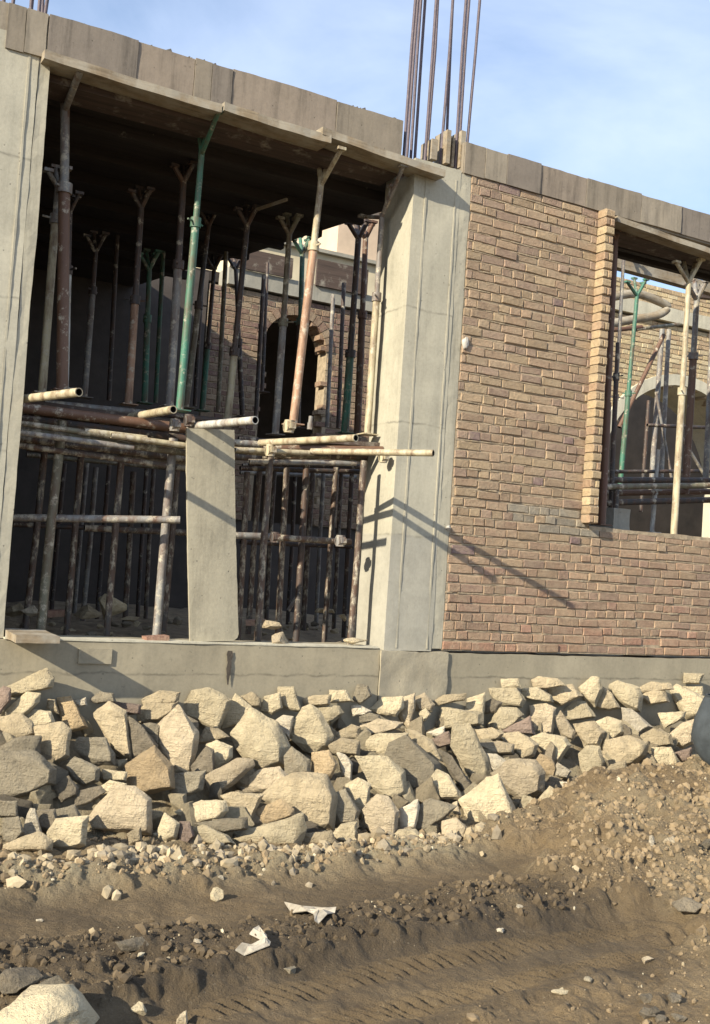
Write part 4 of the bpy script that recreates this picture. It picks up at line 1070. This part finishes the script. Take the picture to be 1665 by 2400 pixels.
# filler stones wedged in the gaps, thrown from a few shared shapes
protos = []
for k in range(10):
    pts = [Vector((R.gauss(0, 1), R.gauss(0, 1), R.gauss(0, 1))).normalized() * R.uniform(.75, 1.1) for _ in range(13)]
    pts = [Vector((p.x * R.uniform(.9, 1.3), p.y, p.z * R.uniform(.55, .8))) for p in pts]
    protos.append(finish_rock(pts, .014, 2, 300 + k))
pm = {}
nf = 0
while nf < 168:
    x, y = R.uniform(-2.3, 3.1), R.uniform(-1.12, -.08)
    s = R.uniform(.05, .09) if R.random() < .65 else R.uniform(.09, .13)
    z = float(heap_plane(np.float64(x), np.float64(y))) - .085 + R.uniform(-.02, .03)
    p = np.array([x, y, z]) - CAM; dep = p @ FW; px, py = (832.5 + F * (p @ RT) / dep) / K, (1200 - F * (p @ UP) / dep) / K
    if not (-25 < px < 1575) or (px > 1100 and py > 1890 - (px - 1050) * .42): continue
    k = R.randrange(10); tone = R.choice('cttcdptcg'); key = (k, tone)
    rot = (R.uniform(0, 6.28), R.uniform(0, 6.28), R.uniform(0, 6.28))
    if key not in pm:
        o = build('stone', protos[k], M['rk_' + tone], origin=(0, 0, 0), smooth=28); pm[key] = o
    else:
        o = pm[key].copy(); COL.objects.link(o)
    o.location = (x, y, z); o.scale = (s, s, s); o.rotation_euler = rot
    HEAP.append([o, px, py, s * 300, tone, 1.2, 6, True]); nf += 1
# a label for every stone: looks first, then place in the heap, then order among its look-alikes
def where(px, py):
    rows = 'heap top' if py < 1585 + (0 if px > 200 else 20) else 'upper heap' if py < 1680 else 'mid heap' if py < 1780 else 'lower heap' if py < 1850 else 'heap foot'
    xs_ = ((120, 'at the left picture edge'), (300, 'below the sill offcut'), (450, 'left of the drip stain'), (640, 'right of the drip stain'), (800, 'below the right scaffold half'), (960, 'below the right column'), (1110, 'below the wall corner'), (1270, 'left of the window line'), (1440, 'below the window'), (9999, 'by the wheelbarrow'))
    return rows, next(t for lim, t in xs_ if px < lim)
def look(h):
    s = h[3]; size = 'big' if s > 85 else 'medium' if s > 48 else 'small' if s > 28 else 'tiny'
    if h[7]: return f'{size} {TONE[h[4]]} rounded filler stone'
    shape = 'slab-shaped' if h[5] > 1.7 else 'upright' if h[5] < .75 else 'wedge-shaped' if h[6] <= 4 else 'many-sided' if h[6] >= 7 else 'blunt'
    return f'{size} {TONE[h[4]]} {shape} stone'
groups = {}
for h in HEAP: groups.setdefault((look(h), *where(h[1], h[2])), []).append(h)
ORD = ['leftmost', 'second from left', 'third from left', 'fourth from left', 'fifth from left', 'sixth from left', 'seventh from left']
for (lk, row, loc), hs in groups.items():
    hs.sort(key=lambda h: h[1])
    for i, h in enumerate(hs):
        lab = f'{lk}, {row} {loc}'
        if len(hs) > 1: lab += f', {ORD[i]}'
        tag(h[0], lab, 'stone', 'rubble stones heaped against the plinth')

# stones, scraps and lumps lying about
def loose(label, px, py, s, tone, sq=(1, 1, .7), at_=None, group='single stones lying on the mud', name='stone', cat='stone', sink=.25, npt=14):
    p = gpix(px, py) if at_ is None else Vector(at_)
    pts = [Vector((R.gauss(0, 1), R.gauss(0, 1), R.gauss(0, 1))).normalized() * R.uniform(.8, 1.08) for _ in range(npt)]
    pts = [p + Vector((q.x * s * sq[0], q.y * s * sq[1], q.z * s * sq[2] + s * sq[2] * (1 - 2 * sink))) for q in pts]
    return tag(build(name, finish_rock(pts, .02, 2, int(px)), M['rk_' + tone] if isinstance(tone, str) else tone, smooth=28), label, cat, group)
loose('big pale rough boulder in the bottom left corner', 92, 2335, .15, 'c', (1.2, 1, .62), sink=.1, npt=34)
loose('round pale stone standing alone in the far wheel rut', 488, 2022, .036, 'c', (1, 1, 1.1))
loose('small white stone just above the lone round one', 497, 1975, .02, 'w')
loose('small white pebble on the rough ridge left of the scraps', 443, 2118, .02, 'w')
loose('pale grey stone half sunk near the bottom, left of the tread marks', 650, 2185, .03, 'g', (1, .8, 1))
loose('pale knobbly stone low on the left in dark mud', 315, 2275, .035, 'c')
loose('pale rounded stone at the bottom edge beside the tread marks', 410, 2298, .03, 'p', (.8, .8, 1))
loose('dull grey lump behind the bottom left boulder', 120, 2235, .06, 'g', (1, 1, .7))
loose('large dark clod above the bottom left boulder', 40, 2215, .08, 'd', (1.3, 1, .55))
loose('flat dark stone among the black mud left of centre', 300, 2130, .06, 'd', (1.4, .8, .45))
loose('small white chip at the left in the far rut', 90, 2070, .014, 'w', (1.4, 1, .6))
loose('white chip right of centre on the wet ridge', 1170, 2040, .022, 'w', (1.3, .9, .5))
loose('second white chip on the wet ridge, below the first', 1125, 2093, .02, 'w', (1.3, .9, .5))
loose('pale stone by the right end of the tread marks', 1455, 2165, .03, 'p', (1.3, 1, .6))
loose('small round stone in the bare mud at lower right', 1320, 2205, .022, 'g')
loose('pale stone pair half buried in the earth mound', 1505, 1895, .045, 'p', (1.2, .8, .7))
loose('thin pale sliver of stone on the earth mound', 1465, 1900, .045, 'w', (.5, .5, .9))
loose('rounded clod high on the mound at the right edge', 1585, 1905, .06, 'd', (1.2, 1, .7))
loose('large smooth clod on the right of the mound', 1545, 2045, .07, 'd', (1.1, 1, .6))
loose('pale flake near the bottom right of centre', 1265, 2230, .035, 'c', (1.5, .7, .3))
for i in range(6):
    px, py = R.uniform(1450, 1590), R.uniform(2230, 2295)
    loose('crumbly dull clods gathered in the bottom right corner', px, py, R.uniform(.025, .045), 'd', (1, 1, .6), group='clods in the bottom right corner')
# rubble on the bay floor
def infl(label, px, py, Y, s, tone, sq=(1, 1, .7)):
    p = atY(px, py, Y); return loose(label, px, py, s, tone, sq, p, 'rubble on the bay floor', sink=.5)
infl('pale block-like stone on the bay floor under the bright flecked upright', 248, 1362, 1.2, .12, 'c', (1.1, .8, .9))
infl('dusty stone just left of the pale block on the bay floor', 195, 1375, 1.1, .10, 't', (1.3, 1, .55))
infl('pinkish stone sitting on the sill right of the board', 630, 1438, .05, .085, 'p', (1.15, .9, .65))
infl('smaller pinkish stone behind the one on the sill', 612, 1404, .5, .07, 'p', (1.2, 1, .6))
infl('bright pale stone on the floor near the right column', 728, 1375, 1.2, .07, 'c', (1.4, 1, .6))
infl('second pale stone on the floor nearer the right column', 768, 1388, .9, .05, 'c')
infl('white lump among the rubble beside the left column', 72, 1372, .8, .07, 'w', (1.2, 1, .6))
infl('tan lump at the very left of the bay floor', 32, 1370, .9, .08, 't')
infl('pale mortar lump on the sill at the foot of the right column', 800, 1440, .03, .07, 'c', (1.6, .8, .35))
infl('small dark stone on the floor left of the board', 400, 1395, 1.0, .05, 'g')
infl('flat tan stone low on the floor left of the board', 300, 1392, 1.1, .07, 't', (1.5, 1, .4))
def redbrick(label, px, py, Y, ang, m=(.30, .16, .11)):
    p = Vector(atY(px, py, Y)); d = Vector((math.cos(ang), math.sin(ang), .08)) * .075
    mb = MB().obox(p - d, p + d, .09, .045); mb.c = [m] * len(mb.c)
    return tag(build('brick', mb, M['brick']), label, 'brick', 'loose bricks on the bay floor')
redbrick('broken red brick lying left of the pale block', 122, 1378, 1.0, .3)
redbrick('half red brick on the sill left of the shuttering board', 350, 1436, .06, .05)
redbrick('dusty brick on the floor behind the sill stones', 575, 1398, .9, -.4, (.3, .2, .15))
for i in range(46):
    px = R.choice([R.uniform(20, 420), R.uniform(545, 800)]); Y = R.uniform(.6, 2.6); p = atY(px, 1380, Y); p[2] = -.03 + R.uniform(0, .03)
    loose('dusty rubble crumb lying among others on the bay floor', px, 1380, R.uniform(.015, .045), R.choice('ttgdc'), (1.2, 1, .7), p, 'small rubble on the bay floor', sink=.4)

# plastic scraps
def scrap(label, outline, z):
    pts = [gpix(*q) for q in outline]; c = sum(pts, Vector()) / len(pts); mb = MB(); rings = []
    for f, up in ((1, .008), (.66, .024), (.33, .018)):
        rings.append([c + (p - c) * f + Vector((0, 0, up + R.uniform(0, .022))) for p in pts])
    n = len(pts); vs = [q for r_ in rings for q in r_] + [c + Vector((0, 0, .03))]
    fs = [(r_ * n + i, r_ * n + (i + 1) % n, (r_ + 1) * n + (i + 1) % n, (r_ + 1) * n + i) for r_ in range(2) for i in range(n)] + [(2 * n + i, 2 * n + (i + 1) % n, 3 * n) for i in range(n)]
    top = len(vs); vs2 = [v - Vector((0, 0, .003)) for v in vs]; mb.add(vs + vs2, fs + [tuple(top + i for i in f[::-1]) for f in fs])
    return tag(build('plastic_scrap', mb, M['plastic']), label, 'litter', 'torn plastic scraps on the mud')
scrap('torn whitish plastic scrap with a long tail on the wet ridge', [(638, 2036), (665, 2052), (700, 2048), (755, 2052), (752, 2062), (735, 2068), (715, 2090), (706, 2082), (722, 2066), (690, 2060), (655, 2056)], 0)
scrap('crumpled pale plastic scrap left of the long-tailed one', [(560, 2105), (578, 2092), (598, 2110), (606, 2128), (580, 2118)], 0)
scrap('flat pale plastic strip under the crumpled scrap', [(528, 2142), (560, 2140), (608, 2126), (606, 2134), (570, 2152), (548, 2156)], 0)

# ------------------------------------------------------------------ wheelbarrow at the right edge
W0 = Vector(atY(1593, 1786, -1.55)); zt, zb = atY(1590, 1572, -1.35)[2], atY(1590, 1722, -1.35)[2]
xl = atY(1556, 1660, -1.2)[0]
WB = empty('wheelbarrow', (xl + .1, -1.35, W0.z), 'grey metal wheelbarrow cut off by the right picture edge', 'wheelbarrow')
mb = MB(); prof = [(.0, .07, .40), (.05, .02, .36), (.18, .0, .33), (.30, .02, .30), (.36, .07, .26), (.38, .11, .20)]
L = .86; hgt = zt - zb; rings = []
def ring(z, ins, hw, n=7):
    pts = []
    xa, xb2 = xl + ins, xl + L - ins * 1.6
    rad = .12
    for (cx_, cy_, a0) in ((xb2 - rad, hw - rad, 0), (xa + rad, hw - rad, 90), (xa + rad, -hw + rad, 180), (xb2 - rad, -hw + rad, 270)):
        for k in range(n):
            a = math.radians(a0 + 90 * k / (n - 1)); pts.append((cx_ + rad * math.cos(a), -1.35 + cy_ + rad * math.sin(a), z))
    return pts
levels = [(zt + .01, .115, .235), (zt - .004, .12, .24), (zt - .014, .105, .235), (zt - hgt * .35, .03, .24), (zt - hgt * .6, .0, .235), (zt - hgt * .85, .02, .20), (zb, .06, .16)]
rs_ = [ring(*l) for l in levels] ; inn = [ring(z + (.01 if i else 0), i_ + .012, hw - .012) for i, (z, i_, hw) in list(enumerate(levels))[::-1]]
allr = [r_ for r_ in rs_]; n = len(rs_[0])
vs = [q for r_ in allr for q in r_]; fs = [(i * n + k, (i + 1) * n + k, (i + 1) * n + (k + 1) % n, i * n + (k + 1) % n) for i in range(len(allr) - 1) for k in range(n)] + [tuple((len(allr) - 1) * n + k for k in range(n))]
mb.add(vs, fs)
vs = [q for r_ in inn[::-1] for q in r_]; mb.add(vs + rs_[0], [(i * n + k, i * n + (k + 1) % n, (i + 1) * n + (k + 1) % n, (i + 1) * n + k) for i in range(len(inn) - 1) for k in range(n)] + [tuple((len(inn) - 1) * n + k for k in range(n))[::-1]] + [(len(inn) * n + k, len(inn) * n + (k + 1) % n, (k + 1) % n, k) for k in range(n)])
build('tray', mb, M['traymetal'], WB, smooth=40)
lz = W0.z - .03
for s in (-1, 1):
    y = -1.35 - .2 if s < 0 else -1.35 + .14
    a = Vector((xl + .02, y, zb + .02)); b = Vector((W0.x, y, lz)); c = Vector((xl + .22, y, zb + .02))
    lg = build('leg', MB().obox(a, b, .03, .035).obox(b, c, .03, .035), M['cream_paint'], WB)
    build('handle_bar', MB().tube([Vector((xl - .0, y, zb - .01)), Vector((xl + .5, y, zb - .02)), Vector((xl + 1.25, y * .5 - .675, zb - .12))], .016, 8), [M['cream_paint'], M['s_hole']], WB)
wc = Vector((xl + 1.2, -1.36, gz(2.8, -1.36) + .17)); wv = MB()
tp = 24; rr = [(.17, .035), (.185, .0), (.17, -.035), (.13, -.03), (.13, .03)]
vs = [(wc.x + r_ * math.cos(2 * math.pi * k / tp), wc.y + o_, wc.z + r_ * math.sin(2 * math.pi * k / tp)) for r_, o_ in rr for k in range(tp)]
wv.add(vs, [(i * tp + k, i * tp + (k + 1) % tp, ((i + 1) % 5) * tp + (k + 1) % tp, ((i + 1) % 5) * tp + k) for i in range(5) for k in range(tp)])
wh = build('wheel', wv, M['rubber'], WB, smooth=40)
build('rim', MB().tube([wc - Vector((0, .03, 0)), wc + Vector((0, .03, 0))], .128, 20, False), M['cream_paint'], wh)

# ------------------------------------------------------------------ light, sky, camera
Ld = Vector((1.92, .76, -1.0)).normalized()
sun = bpy.data.lights.new('sun', 'SUN'); sun.energy = 4.4; sun.angle = math.radians(.55); sun.color = (1, .91, .73)
so = bpy.data.objects.new('sun', sun); COL.objects.link(so); so.rotation_euler = Ld.to_track_quat('-Z', 'Y').to_euler(); so.location = (-8, -6, 9)
wld = bpy.data.worlds.new('World'); sc.world = wld; wld.use_nodes = True; nt = wld.node_tree; bg = nt.nodes['Background']
n = N(nt); sky = n.node('ShaderNodeTexSky', sky_type='NISHITA'); sky.sun_disc = False
sky.sun_elevation = math.asin(-Ld.z); sky.sun_rotation = math.atan2(-Ld.x, -Ld.y); sky.air_density = 1.0; sky.dust_density = .4; sky.ozone_density = 2.5
tc = n.node('ShaderNodeTexCoord'); mp = n.node('ShaderNodeMapping'); mp.inputs['Scale'].default_value = (1.2, 1.2, 3.6); mp.inputs['Rotation'].default_value = (.2, .35, .5)
n.link(tc.outputs['Generated'], mp.inputs['Vector'])
cl = n.ramp(n.noise(mp.outputs[0], 1.5, 7, .55, .5), [(.32, .12), (.70, .95)])
c = n.mix(cl, sky.outputs[0], (4.2, 4.9, 6.3)); n.link(c, bg.inputs['Color']); bg.inputs['Strength'].default_value = .112
cam = bpy.data.cameras.new('camera'); cam.sensor_fit = 'VERTICAL'; cam.sensor_height = 36; cam.lens = 36 * F / 2400; cam.clip_end = 2000; cam.clip_start = .05
co = bpy.data.objects.new('camera', cam); COL.objects.link(co)
from mathutils import Matrix
co.matrix_world = Matrix(((RT[0], UP[0], -FW[0], CAM[0]), (RT[1], UP[1], -FW[1], CAM[1]), (RT[2], UP[2], -FW[2], CAM[2]), (0, 0, 0, 1)))
sc.camera = co
sc.view_settings.view_transform = 'Standard'; sc.view_settings.look = 'None'; sc.view_settings.exposure = .93; sc.view_settings.gamma = 1
